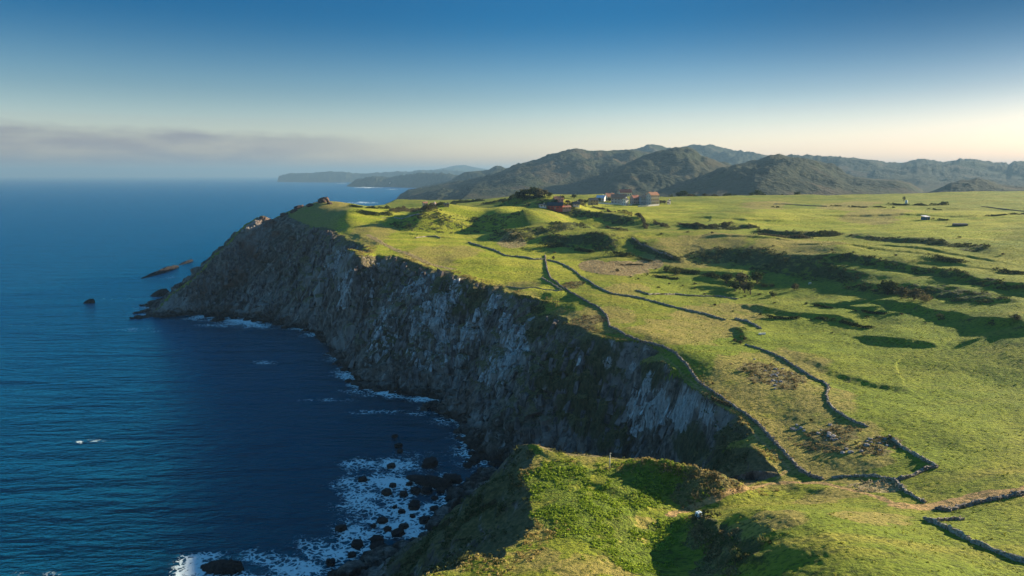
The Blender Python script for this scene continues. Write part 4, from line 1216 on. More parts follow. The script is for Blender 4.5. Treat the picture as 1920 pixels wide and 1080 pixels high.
# ---- hedges: strips of leaf clumps
def hedge(pts, h, w, label, group=None, mat=None, name='hedge', dens=1.0, leaf=0.34, cat='hedge'):
    P = np.array([hit(*p) for p in pts])
    D = densify(P, 1.2)
    Ls = len(D)
    nn_ = int(Ls * 34 * dens * max(w / 2.0, 0.7))
    t = rng.random(nn_) * (Ls - 1)
    i = t.astype(int); f = (t - i)[:, None]
    c = D[i] * (1 - f) + D[np.minimum(i + 1, Ls - 1)] * f
    hs_ = h * (0.55 + 0.6 * np.abs(pn(t * 0.31, t * 0 + 0.5, 3)) + 0.45 * pn(t * 0.11, t * 0 + 2.5, 6))
    kp = pn(t * 0.13, t * 0 + 7.5, 9) + 0.5 * pn(t * 0.41, t * 0 + 1.5, 4) > -0.30
    t, i, f, c, hs_ = t[kp], i[kp], f[kp], c[kp], hs_[kp]; nn_ = len(t)
    a = rng.random(nn_) * math.pi
    rr = np.sqrt(rng.uniform(0.35, 1.0, nn_))
    off = np.cos(a) * w * 0.6 * rr
    ang = rng.random(nn_) * 6.28
    X_ = c[:, 0] + off * np.cos(ang); Y_ = c[:, 1] + off * np.sin(ang)
    G = np.array([ground(x, y) for x, y in zip(X_, Y_)])
    Z_ = G + np.sin(a) * np.clip(hs_, h * 0.15, h * 1.5) * rr
    o = D[Ls // 2].copy(); o[2] = ground(o[0], o[1])
    Q = np.stack([X_, Y_, Z_], 1) - o
    ob = leaves(name, Q, np.full(nn_, leaf), mat or M_gorse, up=0.5)
    ob.location = tuple(o)
    return tag(ob, label, cat, group)


HG = 'dark hedgerows between the upper fields'
hedge([(1103, 387), (1120, 391), (1135, 393)], 3.5, 3, 'dark ragged hedge just below the tan stone house', mat=M_hedge)
hedge([(1137, 394), (1165, 397), (1197, 405), (1207, 415), (1212, 430)], 3.2, 3, 'dark hedge curving down the slope below the village', mat=M_hedge)
hedge([(1225, 417), (1238, 422), (1254, 428)], 4, 4, 'dark hedge clump right of the curving village hedge', mat=M_hedge)
hedge([(1137, 426), (1160, 431), (1180, 434)], 2, 3, 'short low dark hedge left of the lane bend', mat=M_hedge)
hedge([(1272, 421), (1300, 424), (1330, 426), (1360, 423), (1390, 419)], 2.8, 5, 'long dark thicket across the upper pasture right of the lane bend', mat=M_hedge)
hedge([(1665, 384), (1690, 385), (1720, 385), (1750, 385), (1778, 384)], 3.2, 5, 'long straight dark hedge beside the distant white water tank', mat=M_leaf)
hedge([(1590, 388), (1620, 389), (1650, 389), (1678, 390)], 2.0, 3, 'thin dark hedge left of the long straight hedge on the plateau', mat=M_leaf)
hedge([(1558, 387), (1576, 387)], 2.2, 3, 'very short dark hedge near the skyline of the plateau', mat=M_leaf)
hedge([(1448, 389), (1460, 389)], 2.0, 3, 'tiny isolated dark thicket on the left part of the plateau', mat=M_leaf)
hedge([(1748, 411), (1762, 412), (1778, 413)], 1.8, 2.5, 'low dark hedge between the blue hut and the dark shed', mat=M_leaf)
hedge([(1740, 482), (1765, 486), (1795, 491), (1820, 490)], 3.4, 7, 'broad dark gorse thicket in the upper right pasture', mat=M_gorse)
hedge([(1868, 508), (1890, 512), (1925, 514)], 2.8, 5, 'dark gorse thicket touching the right edge of the photo', mat=M_gorse)
hedge([(1012, 462), (1030, 463), (1055, 461)], 5, 7, 'dark dense thicket left of the two sloping thickets', mat=M_leaf)
hedge([(1073, 468), (1095, 471), (1118, 474)], 4, 5, 'dark thicket trailing right in the hollow', mat=M_leaf)
hedge([(1136, 480), (1150, 480), (1170, 480), (1184, 480)], 6, 6, 'boxy dark grove of trees above the pale reed field', mat=M_leaf)
hedge([(1188, 482), (1205, 487), (1222, 491)], 2.5, 3, 'low dark thicket trailing right of the boxy grove', mat=M_leaf)
hedge([(1212, 517), (1235, 520), (1260, 523), (1275, 524)], 2.2, 3, 'low dark row of bushes below the pale reed field', mat=M_leaf)
hedge([(1255, 505), (1275, 510), (1300, 512), (1330, 517), (1350, 522)], 3.2, 6, 'wide dark thicket left of the round trees', mat=M_leaf)
hedge([(1165, 498), (1185, 497), (1205, 497)], 1.6, 3, 'low dark bush strip inside the pale reed field', mat=M_hedge)
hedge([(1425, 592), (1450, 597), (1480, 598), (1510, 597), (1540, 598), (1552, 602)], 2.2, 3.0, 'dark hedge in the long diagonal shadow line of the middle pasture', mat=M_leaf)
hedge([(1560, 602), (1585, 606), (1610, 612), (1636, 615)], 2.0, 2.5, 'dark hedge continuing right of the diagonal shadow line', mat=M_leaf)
hedge([(1510, 571), (1535, 574), (1560, 578)], 1.6, 2.2, 'thin dark hedge below the white cow', mat=M_leaf)
hedge([(1600, 584), (1630, 587), (1660, 588)], 1.8, 2.5, 'short dark hedge below the large rounded brown bushes', mat=M_leaf)
hedge([(1624, 595), (1640, 595)], 1.2, 2.0, 'tiny dark hedge stub under the short hedge of the middle pasture', mat=M_leaf)
hedge([(1320, 745), (1345, 753), (1368, 762)], 1.6, 2.2, 'purple brown bramble thicket on the right side of the long cliff top wall', mat=M_hedge)
hedge([(1740, 392), (1750, 392), (1757, 394), (1765, 394)], 1.2, 2.0, 'faint low hedge above the blue hut', mat=M_leaf)
hedge([(1850, 405), (1880, 403), (1925, 401)], 1.5, 4, 'faint gorse line on the far right of the plateau', mat=M_gorse)
hedge([(1420, 440), (1450, 443), (1480, 445), (1520, 446)], 2.6, 9, 'broad scrub patch on the bank of the upper pasture', mat=M_hedge)
hedge([(1530, 440), (1555, 441), (1580, 438)], 2.4, 8, 'scrub patch right of the broad scrub on the upper bank', mat=M_gorse)
hedge([(1340, 895), (1360, 903), (1377, 911)], 1.3, 2.0, 'brown bramble bank at the neck of the near headland', mat=M_rust)
hedge([(1200, 872), (1240, 878), (1275, 888), (1300, 897)], 1.5, 1.6, 'brown bramble crest along the edge of the near headland', mat=M_rust, leaf=0.24)
hedge([(1292, 975), (1308, 1000), (1330, 1025), (1352, 1050), (1372, 1080)], 1.2, 2.6, 'brown scrub bank running down beside the white water tank', mat=M_rust, leaf=0.24)
hedge([(1300, 935), (1320, 930), (1345, 925)], 1.1, 2.8, 'rusty bramble mound above the grassy track of the near headland', mat=M_rust, leaf=0.24)
hedge([(968, 370), (985, 370), (1005, 370), (1030, 371)], 3.5, 7, 'dark undergrowth under the trees on the knoll', mat=M_leaf)
hedge([(670, 398), (690, 400), (712, 402), (730, 402)], 3.5, 9, 'dark grove behind the grassy headland summit', mat=M_leaf)
hedge([(655, 387), (675, 389), (700, 391), (730, 392)], 3, 5, 'dark coastal thicket along the back shore of the headland', mat=M_leaf)
hedge([(735, 398), (755, 396), (775, 397), (800, 394), (815, 392)], 5, 8, 'brown wood edge above the large shaded slope', mat=M_hedge)
hedge([(825, 386), (850, 382), (880, 379), (905, 377)], 4, 8, 'dark wood along the top of the shaded slope near the tiny houses', mat=M_leaf)
hedge([(905, 384), (925, 380), (945, 377), (960, 374)], 4, 8, 'dark wood left of the tree covered knoll', mat=M_leaf)
hedge([(1066, 384), (1080, 384), (1095, 386)], 4.5, 6, 'dark garden hedge between the red boarded house and the tan house', mat=M_hedge)

# ---- trees and bushes one can tell apart
KN = 'trees on the knoll left of the village'
for i, (x, y, h, k, w) in enumerate([(972, 368, 14, 'round', 1.5), (982, 367, 17, 'round', 1.5), (993, 367, 19, 'round', 1.5), (1002, 367, 23, 'round', 1.0), (1012, 367, 21, 'round_brown', 1.3), (1022, 367, 18, 'round_brown', 1.1), (1031, 368, 12, 'round', 1), (1005, 368, 14, 'round', 1.2)]):
    put_tree(k, x, y + 1.5, h, 'broad tree in the dark cluster on the knoll left of the village', KN, w)
for i, (x, y, h, k, w, lb) in enumerate([
        (1386, 533, 32, 'round_brown', 1.0, 'tall brown round tree at the top of the tree clump in the pasture'),
        (1362, 532, 26, 'round', 1.1, 'dark rounded tree at the left of the tree clump in the pasture'),
        (1419, 531, 30, 'round', 1.1, 'dark green tree at the right of the tree clump in the pasture'),
        (1396, 549, 30, 'round_brown', 1.0, 'brown tree casting a long shadow at the bottom of the tree clump'),
        (1407, 552, 24, 'tall', 1.3, 'narrow dark tree beside the brown tree at the bottom of the tree clump'),
        (1378, 546, 22, 'round', 1.2, 'small dark tree in the middle of the tree clump in the pasture'),
        (1432, 538, 9, 'bush', 1.3, 'dark bush right of the tree clump'),
        (1447, 538, 9, 'bush', 1.2, 'second dark bush right of the tree clump'),
        (1489, 544, 16, 'bush_brown', 0.9, 'lone brown conical bush below the cow path'),
        (1449, 557, 15, 'bush', 0.9, 'lone dark round bush casting a shadow on bright grass'),
        (1424, 553, 5, 'bush', 1.4, 'low dark bush left of the lone dark round bush'),
        (1452, 569, 4, 'bush', 1.5, 'tiny dark bush below the lone dark round bush'),
        (1303, 533, 5, 'bush', 1.2, 'tiny dark bush in the pasture above the wall with bushes'),
        (1303, 541, 4, 'bush', 1.2, 'tiny dark bush just under its twin in the pasture'),
        (1280, 536, 3, 'bush', 1.3, 'smallest dark bush in the pasture above the wall with bushes'),
        (1268, 516, 18, 'bush', 0.9, 'dark bush at the right end of the pale reed field'),
        (1250, 510, 16, 'bush', 0.9, 'smaller dark bush at the right end of the pale reed field'),
        (1158, 510, 8, 'bush_brown', 1.0, 'brown pointed bush inside the pale reed field'),
        (1183, 520, 4, 'bush', 1.2, 'small dark bush under the left part of the pale reed field'),
        (1197, 524, 4, 'bush', 1.2, 'small dark bush below the pale reed field'),
        (1038, 487, 9, 'bush_brown', 0.7, 'brown bush at the far field corner where the stone walls meet'),
        (1094, 533, 8, 'bush', 0.9, 'dark bush beside the brown patch near the second stone wall'),
        (1664, 552, 36, 'round', 1.5, 'large dark green rounded bush at the top of the bush group'),
        (1690, 560, 28, 'bush_brown', 1.0, 'large brown rounded bush in the middle of the bush group'),
        (1714, 563, 28, 'bush_brown', 1.0, 'large brown bush at the right of the bush group'),
        (1734, 566, 20, 'bush_rust', 0.8, 'rusty bush at the right end of the bush group'),
        (1747, 562, 8, 'bush_brown', 1.0, 'small brown bush beyond the right end of the bush group'),
        (1905, 600, 14, 'bush_brown', 1.4, 'brown bush at the right edge of the photo'),
        (1918, 540, 10, 'bush', 1.4, 'dark bush at the right edge of the photo above the brown bush'),
        (1670, 824, 11, 'bush_brown', 0.8, 'lone bush at the upper end of the dark field corner wall'),
        (1388, 645, 9, 'bush_brown', 0.9, 'bare grey brown shrub near the white trough'),
        (1396, 638, 9, 'bush_brown', 0.9, 'second bare shrub near the white trough'),
        (1377, 640, 7, 'bush_brown', 1.0, 'left bare shrub of the three near the white trough'),
        (1397, 557, 5, 'bush', 1.3, 'low bush at the start of the diagonal shadow line'),
        (1336, 721, 6, 'bush_brown', 1.0, 'small purple brown bush right of the long cliff top wall'),
        (1396, 695, 8, 'bush', 1.4, 'dark green bush among rocks on the rough hill'),
        (1410, 698, 6, 'bush', 1.4, 'smaller dark green bush among rocks on the rough hill'),
        (1521, 790, 8, 'bush', 1.1, 'dark bush on the rough hill left of the scattered rocks'),
        (1527, 812, 6, 'bush', 1.5, 'low dark bush below the dark bush of the rough hill'),
        (1605, 832, 6, 'bush', 1.3, 'low dark bush near the scattered rocks of the rough hill'),
        (1196, 407, 12, 'round_brown', 1.2, 'round tree at the bend of the village hedge'),
        (1213, 427, 12, 'round_brown', 0.9, 'small tree at the foot of the village hedge'),
        (1694, 377, 9, 'tall', 1.4, 'lone dark tree on the plateau skyline above the water tank')]):
    put_tree(k, x, y, h, lb, None, w)
VT = 'garden trees around the village'
for (x, y, h, k, w) in [(1042, 382, 10, 'round', 1), (1056, 380, 14, 'tall', 1.3), (1064, 382, 10, 'round_brown', 1.2), (1088, 382, 13, 'round_brown', 1.2), (1098, 383, 11, 'round', 1.2), (1076, 372, 10, 'round', 1.3),
                        (1124, 378, 9, 'round', 1.2), (1142, 378, 10, 'round', 1.2), (1150, 379, 9, 'round', 1.2), (1186, 381, 8, 'round_brown', 1.2), (1193, 382, 9, 'round_brown', 1.1), (1238, 382, 10, 'round_brown', 1.2), (1246, 382, 9, 'round_brown', 1.2), (1030, 388, 9, 'round', 1.2), (1070, 392, 6, 'bush', 1.4)]:
    put_tree(k, x, y, h, 'small tree standing among the village houses', VT, w)
HT = 'trees along the back edge of the plateau'
for k in range(26):
    x = 1255 + k * 9.5 + random.uniform(-3, 3)
    put_tree(random.choice(['round', 'round_brown', 'tall', 'round']), x, 378, random.choice([9, 11, 13, 16, 24 if 1305 < x < 1345 else 12]), 'tree rising from behind the far edge of the plateau', HT, 1.25, behind=float(np.interp((x - 960) / 1297., EU, EV)) + random.uniform(30, 110))
BR = 'small bushes dotted over the pasture'
for (x, y) in [(1255, 533), (1340, 573), (1375, 584), (1520, 600), (1560, 625), (1235, 540), (1320, 553), (1690, 590), (1735, 606), (1760, 600), (1600, 474), (1640, 470), (1680, 480), (1560, 470), (1500, 472), (1450, 462), (1410, 466), (1720, 455), (1800, 446), (1850, 462), (1880, 478), (1335, 438), (1290, 436), (1240, 440), (1150, 420), (1000, 470), (980, 466), (1040, 475), (1230, 505)]:
    put_tree(random.choice(['bush', 'bush_brown']), x, y, random.uniform(2.5, 5), 'small dark bush dotted in the pasture', BR, 1.5)
for l in TEMPL.values():
    for t_ in l:
        for ch in list(t_.children):
            bpy.data.objects.remove(ch)
        bpy.data.objects.remove(t_)


# ---- houses
def house(px, py, wpx, hpx, dep, rot, wm, rm, label, storeys=2, name='house', wins=4, roofp=0.32, arches=False, balcony=False, D=None):
    x, y, z = (hit(px, py) if D is None else ud(px, py, D))
    if D is not None:
        z = ground(x, y)
    s = y / 1290.0
    w = wpx * s; H_ = hpx * s; rh = min(H_ * roofp, dep * 0.4); wh = H_ - rh
    t = empty(name, (x, y, z), math.radians(rot))
    v, f = box(-w / 2, w / 2, -dep / 2, dep / 2, -2.5, wh)
    o = len(v)
    v += [(-w / 2, 0, wh + rh * 0.92), (w / 2, 0, wh + rh * 0.92)]
    f += [(4, 8, 7), (5, 6, 9)]
    mesh_obj('wall', v, f, wm, t)
    ov = 0.5; th = 0.25
    rv = []; rf = []
    for sg in (-1, 1):
        b0 = len(rv)
        rv += [(-w / 2 - ov, sg * (dep / 2 + ov), wh - 0.25), (w / 2 + ov, sg * (dep / 2 + ov), wh - 0.25), (w / 2 + ov, 0, wh + rh), (-w / 2 - ov, 0, wh + rh)]
        rv += [(a, b, c - th) for (a, b, c) in rv[b0:b0 + 4]]
        rf += [(b0, b0 + 1, b0 + 2, b0 + 3), (b0 + 7, b0 + 6, b0 + 5, b0 + 4), (b0, b0 + 4, b0 + 5, b0 + 1), (b0 + 1, b0 + 5, b0 + 6, b0 + 2), (b0 + 3, b0 + 2, b0 + 6, b0 + 7), (b0, b0 + 3, b0 + 7, b0 + 4)]
    rf_o = mesh_obj('roof', rv, rf, rm, t)
    cv, cf = box(w * 0.2, w * 0.2 + 0.8, -0.4, 0.4, wh + rh * 0.5, wh + rh + 0.9)
    mesh_obj('chimney', cv, cf, wm, rf_o)
    sh = wh / storeys
    ww = min(1.2, w / wins * 0.42)
    for fl in range(storeys):
        for k in range(wins):
            xc = -w / 2 + (k + 0.5) * w / wins
            if fl == 0 and k == wins // 2:
                dv, df = box(xc - 0.5, xc + 0.5, -dep / 2 - 0.05, -dep / 2 + 0.1, 0, 2.1)
                mesh_obj('door', dv, df, M_wood, t)
                continue
            dv, df = box(xc - ww / 2, xc + ww / 2, -dep / 2 - 0.04, -dep / 2 + 0.1, fl * sh + sh * 0.32, fl * sh + sh * 0.32 + min(1.3, sh * 0.5))
            mesh_obj('window', dv, df, M_glass, t)
        for sd in (-1, 1):
            for k in range(2):
                yc = -dep / 4 + k * dep / 2
                dv, df = box(sd * w / 2 - 0.05, sd * w / 2 + 0.05, yc - 0.55, yc + 0.55, fl * sh + sh * 0.32, fl * sh + sh * 0.32 + min(1.3, sh * 0.5))
                mesh_obj('window', dv, df, M_glass, t)
    if balcony:
        for fl in (1, 2):
            bv, bf = merge([box(-w / 2, w / 2, -dep / 2 - 1.5, -dep / 2, fl * sh - 0.15, fl * sh), box(-w / 2, w / 2, -dep / 2 - 1.5, -dep / 2 - 1.4, fl * sh, fl * sh + 0.9)])
            mesh_obj('balcony', bv, bf, wm, t)
        for k in range(5):
            xc = -w / 2 + 0.25 + k * (w - 0.5) / 4
            bv, bf = box(xc - 0.2, xc + 0.2, -dep / 2 - 1.5, -dep / 2 - 1.1, -1, sh)
            mesh_obj('pillar', bv, bf, wm, t)
    return tag(t, label, 'house')


house(1223, 384, 17, 24, 11, 18, M_cream, M_tile, 'large cream house with red roof, balconies and an arcade at the right of the village', 3, wins=4, roofp=0.22, balcony=True)
house(1205, 383, 12, 16, 9, 8, M_grey, M_slate, 'dark grey block attached left of the large cream house', 2, wins=3, roofp=0.15)
house(1190, 382, 13, 16, 9, 20, M_pink, M_tile, 'salmon house with red roof between the white house and the grey block', 2, wins=3)
house(1172, 385, 8, 14, 6, 40, M_white, M_slate, 'small bright white house below the big red roofed farmhouse', 2, wins=2, roofp=0.2)
house(1160, 381, 28, 17, 15, -8, M_grey, M_tile, 'big farmhouse with a wide red roof in the middle of the village', 2, wins=5, roofp=0.42)
house(1143, 376, 16, 14, 10, 15, M_cream, M_tile, 'cream house with bright red roof at the left of the big farmhouse', 2, wins=3, roofp=0.42)
house(1172, 373, 22, 12, 11, 0, M_cream, M_tile, 'long house with red roof on the rise behind the big farmhouse', 1, wins=5, roofp=0.45, D=905)
house(1127, 377, 15, 11, 10, -20, M_white, M_steel, 'farm shed with pale grey sheet roof left of the red roofs', 1, wins=3, roofp=0.4)
house(1112, 384, 15, 13, 9, 12, M_tan, M_slate, 'tan stone house with dark roof left of the village', 2, wins=3, roofp=0.3)
house(1047, 377, 16, 9, 8, 10, M_pink, M_tile, 'low house with red roof right of the tree covered knoll', 1, wins=3, roofp=0.5)
house(1041, 392, 28, 13, 9, -6, M_redw, M_slate, 'long dark roofed house with red boarded front below the knoll', 1, wins=5, roofp=0.45)
house(1061, 392, 16, 7, 7, 10, M_pink, M_tile, 'low terracotta annex right of the red boarded house', 1, wins=3, roofp=0.4)
house(1017, 388, 12, 6, 6, 10, M_white, M_slate, 'small white outbuilding left of the red boarded house', 1, wins=2, roofp=0.3)
house(1080, 386, 12, 8, 7, 0, M_white, M_slate, 'dark roofed shed with white posts between red boarded and tan houses', 1, wins=4, roofp=0.5)
house(1254, 383, 4, 8, 3, 30, M_white, M_slate, 'tiny white tower like shed right of the village', 1, name='shed', wins=1, roofp=0.15)
house(797, 385, 8, 7, 6, 20, M_cream, M_tile, 'tiny cream cottage above the large shaded slope', 1, wins=2)
house(813, 387, 8, 7, 6, -20, M_white, M_tile, 'tiny white cottage with red roof right of the cream cottage', 1, wins=2)
house(837, 386, 9, 5, 6, 10, M_tan, M_slate, 'tiny tan cottage beside the wood above the shaded slope', 1, wins=2)
FH = 'white houses scattered on the distant headland'
for (x, y, D_) in [(838, 330, 7400), (856, 329, 7400), (862, 331, 7200), (812, 333, 7300), (872, 328, 7600), (731, 341, 7100), (820, 331, 7500)]:
    hx = house(x, y, 3, 2.4, 9, 20, M_white, M_tile, 'white speck of a house on the distant headland', 1, wins=2, D=D_)
    hx['group'] = FH
# white retaining wall and drive below the village
P = [hit(1196, 388), hit(1215, 387), hit(1236, 385)]
V_ = []; F_ = []
for k, p in enumerate(P):
    for (dy, dz) in [(-0.15, -0.5), (-0.15, 1.6), (0.15, 1.6), (0.15, -0.5)]:
        V_.append((p[0] - P[0][0], p[1] + dy - P[0][1], p[2] + dz - P[0][2]))
for k in range(2):
    for q in range(4):
        F_.append((k * 4 + q, k * 4 + (q + 1) % 4, (k + 1) * 4 + (q + 1) % 4, (k + 1) * 4 + q))
F_ += [(0, 1, 2, 3), (11, 10, 9, 8)]
o = mesh_obj('garden_wall', V_, F_, M_white); o.location = P[0]
tag(o, 'bright white garden wall in front of the large cream house', 'garden wall')
P = [hit(1120, 381), hit(1150, 383), hit(1185, 385)]
V_ = []
for k, p in enumerate(P):
    for (dy, dz) in [(-0.15, -0.5), (-0.15, 1.0), (0.15, 1.0), (0.15, -0.5)]:
        V_.append((p[0] - P[0][0], p[1] + dy - P[0][1], p[2] + dz - P[0][2]))
o = mesh_obj('garden_wall', V_, F_, M_white); o.location = P[0]
tag(o, 'thin pale garden wall in front of the big red roofed farmhouse', 'garden wall')

# ---- hut, long shed, water tank, trough on the plateau
x, y, z = hit(1735, 412); s = y / 1290
t = empty('hut', (x, y, z), math.radians(20))
w = 12 * s
mesh_obj('wall', *box(-w / 2, w / 2, -2, 2, -0.5, 5.5 * s), M_blue, t)
v = [(-w / 2 - .3, -2.4, 5.4 * s), (w / 2 + .3, -2.4, 5.4 * s), (w / 2 + .3, 2.4, 7.5 * s), (-w / 2 - .3, 2.4, 7.5 * s)]
v += [(a, b, c + 0.18) for a, b, c in v]
mesh_obj('roof', v, [(0, 3, 2, 1), (4, 5, 6, 7), (0, 1, 5, 4), (1, 2, 6, 5), (2, 3, 7, 6), (3, 0, 4, 7)], M_white, t)
mesh_obj('door', *box(-0.45, 0.45, -2.05, -1.9, 0, 1.95), M_wood, t)
tag(t, 'small dark blue hut with a white roof alone on the plateau', 'hut')
x, y, z = hit(1800, 423); s = y / 1290
t = empty('shed', (x, y, z), math.radians(-4))
w = 25 * s
mesh_obj('wall', *box(-w / 2, w / 2, -1.5, 1.5, -0.5, 2.6 * s), M_slate, t)
v = [(-w / 2 - .3, -1.9, 2.5 * s), (w / 2 + .3, -1.9, 2.5 * s), (w / 2 + .3, 1.9, 4.0 * s), (-w / 2 - .3, 1.9, 4.0 * s)]
v += [(a, b, c + 0.15) for a, b, c in v]
mesh_obj('roof', v, [(0, 3, 2, 1), (4, 5, 6, 7), (0, 1, 5, 4), (1, 2, 6, 5), (2, 3, 7, 6), (3, 0, 4, 7)], M_slate, t)
tag(t, 'long low dark shed right of the blue hut', 'shed')
x, y, z = hit(1699, 383); s = y / 1290
t = empty('water_tank', (x, y, z), 0)
v, f = tube([(0, 0, -0.3), (0, 0, 6.5 * s), (0, 0, 7.3 * s)], [2.2 * s, 2.2 * s, 1.1 * s], 20)
mesh_obj('tank', v, f, M_plast, t, True)
v, f = tube([(0, 0, 7.3 * s), (0, 0, 8 * s)], [0.5, 0.5], 10)
mesh_obj('cap', v, f, M_metal, t)
tag(t, 'distant pale round water tank behind the long straight hedge', 'water tank')
x, y, z = hit(1429, 627)
t = empty('trough', (x, y, z), math.radians(14))
v, f = merge([box(-1.5, 1.5, -.5, -.42, 0, .6), box(-1.5, 1.5, .42, .5, 0, .6), box(-1.5, -1.42, -.42, .42, 0, .6), box(1.42, 1.5, -.42, .42, 0, .6), box(-1.42, 1.42, -.42, .42, 0, .08)])
mesh_obj('basin', v, f, M_white, t)
mesh_obj('leg', *box(-1.3, -1.1, -.45, .45, -.4, 0), M_stone, t); mesh_obj('leg', *box(1.1, 1.3, -.45, .45, -.4, 0), M_stone, t)
tag(t, 'white drinking trough on the grass below the short curved bank', 'trough')

# white tank in the gully of the near headland
x, y, z = hit(1310, 970); z = ground(x, y)
t = empty('water_container', (x, y, z + 0.1), math.radians(25))
me = bpy.data.meshes.new('tank'); bm = bmesh.new(); bmesh.ops.create_cube(bm, size=1.0)
bmesh.ops.scale(bm, vec=(1.15, 1.0, 1.0), verts=bm.verts); bmesh.ops.translate(bm, vec=(0, 0, 0.65), verts=bm.verts)
bmesh.ops.bevel(bm, geom=bm.edges[:], offset=0.09, segments=3, affect='EDGES')
bm.to_mesh(me); bm.free(); me.materials.append(M_plast)
o = bpy.data.objects.new('tank', me); COL.objects.link(o); o.parent = t
v, f = tube([(0, 0, 1.14), (0, 0, 1.24)], [0.14, 0.14], 12); mesh_obj('cap', v, f, M_slate, o)
cg = []
for k in range(5):
    zc_ = 0.2 + k * 0.22
    cg += [tube([(-.6, -.53, zc_), (.6, -.53, zc_)], [.015, .015], 5), tube([(-.6, .53, zc_), (.6, .53, zc_)], [.015, .015], 5), tube([(-.6, -.53, zc_), (-.6, .53, zc_)], [.015, .015], 5), tube([(.6, -.53, zc_), (.6, .53, zc_)], [.015, .015], 5)]
for k in range(6):
    xc = -.6 + k * .24
    cg += [tube([(xc, -.53, 0.15), (xc, -.53, 1.12)], [.015, .015], 5), tube([(xc, .53, 0.15), (xc, .53, 1.12)], [.015, .015], 5)]
mesh_obj('cage', *merge(cg), M_metal, t)
mesh_obj('pallet', *merge([box(-.6, .6, -.5, .5, .08, .14), box(-.6, -.45, -.5, .5, -.1, .08), box(.45, .6, -.5, .5, -.1, .08), box(-.08, .08, -.5, .5, -.1, .08)]), M_wood, t)
tag(t, 'pale plastic water container in the shaded gully of the near headland', 'water container')

# post on the near headland
x, y, z = hit(1143, 876)
t = empty('wooden_post', (x, y, z), 0.3)
v, f = tube([(0, 0, -0.4), (0.02, 0, 1.6), (0.05, 0.02, 3.7)], [0.13, 0.12, 0.10], 9); mesh_obj('pole', v, f, simple_mat('bleached wood', (0.42, 0.38, 0.30), (0.60, 0.55, 0.46), 4.0), t, True)
mesh_obj('crossarm', *box(-0.08, 0.5, -0.06, 0.06, 3.40, 3.54), M_wood, t)
v, f = merge([tube([(0.42, 0, 3.54), (0.42, 0, 3.70)], [0.05, 0.03], 8)]); mesh_obj('insulator', v, f, M_plast, t)
v, f = merge([tube([(0.03, 0, 2.5), (-0.9, 0.5, 0.0)], [0.012, 0.012], 5)]); mesh_obj('stay_wire', v, f, M_metal, t)
tag(t, 'tall thin weathered wooden post standing on the near headland', 'post')
hedge([(1138, 879), (1143, 880), (1150, 879)], 0.5, 1.0, 'brown tuft of weeds at the foot of the wooden post', mat=M_rust, leaf=0.15, name='weed_tuft', cat='plant')
# pale stones on the near grass
def rock_mesh(seed, sx_=1, sy_=1, sz_=0.7, sub=3, rough=0.42):
    bm = bmesh.new(); bmesh.ops.create_icosphere(bm, subdivisions=sub, radius=1.0)
    co = np.array([v.co[:] for v in bm.verts])
    n_ = ridg(co[:, 0] + co[:, 2] * 0.7, co[:, 1] - co[:, 2] * 0.5, 1.1, 3, seed) * rough + pn(co[:, 0] * 3 + co[:, 2] * 2, co[:, 1] * 3, seed + 5) * rough * 0.5
    for v, d in zip(bm.verts, n_):
        p = v.co * (1 + float(d))
        for ax, lim in ((0, 0.95), (2, 0.85)):
            if abs(p[ax]) > lim:
                p[ax] = math.copysign(lim + (abs(p[ax]) - lim) * 0.3, p[ax])
        v.co = Vector((p.x * sx_, p.y * sy_, p.z * sz_))
    me = bpy.data.meshes.new('rock'); bm.to_mesh(me); bm.free()
    return me


RM = [rock_mesh(s, 1, random.uniform(.7, 1), random.uniform(.5, .8)) for s in range(1, 7)]


def rock(loc, size, label, group=None, mat=M_wet, rz=None, sc=(1, 1, 1), name='rock', tilt=0.2):
    me = RM[rng.integers(len(RM))]
    key = me.name + mat.name
    m2 = bpy.data.meshes.get(key)
    if m2 is None:
        m2 = me.copy(); m2.name = key; m2.materials.clear(); m2.materials.append(mat)
    o = bpy.data.objects.new(name, m2); COL.objects.link(o)
    o.location = loc
    o.rotation_euler = (rng.uniform(-tilt, tilt), rng.uniform(-tilt, tilt), rng.uniform(0, 6.28) if rz is None else rz)
    o.scale = (size * sc[0], size * sc[1], size * sc[2])
    return tag(o, label, 'rock', group)


def slab(px0, py0, px1, py1, wm, hm, label, seed):
    a = np.array(uz(px0, py0, 0)); b = np.array(uz(px1, py1, 0))
    c = (a + b) / 2; L = np.linalg.norm(b - a) / 2
    bm = bmesh.new(); bmesh.ops.create_icosphere(bm, subdivisions=5, radius=1.0)
    co = np.array([v.co[:] for v in bm.verts])
    n1_ = ridg(co[:, 0] * 3.2 + co[:, 2], co[:, 1] * 1.2, 1, 4, seed)
    for v, d in zip(bm.verts, n1_):
        p = v.co.copy()
        k = 1 + 0.34 * float(d)
        crest = hm * (0.55 + 0.5 * p.x) * k
        v.co = Vector((p.x * L * (1 + .05 * float(d)), p.y * wm * k, p.z * crest if p.z > 0 else p.z * 2))
    me = bpy.data.meshes.new('sea_rock'); bm.to_mesh(me); bm.free(); me.materials.append(M_wet)
    o = bpy.data.objects.new('sea_rock', me); COL.objects.link(o); o.location = c
    o.rotation_euler = (0, 0, math.atan2(b[1] - a[1], b[0] - a[0]))
    return tag(o, label, 'rock')


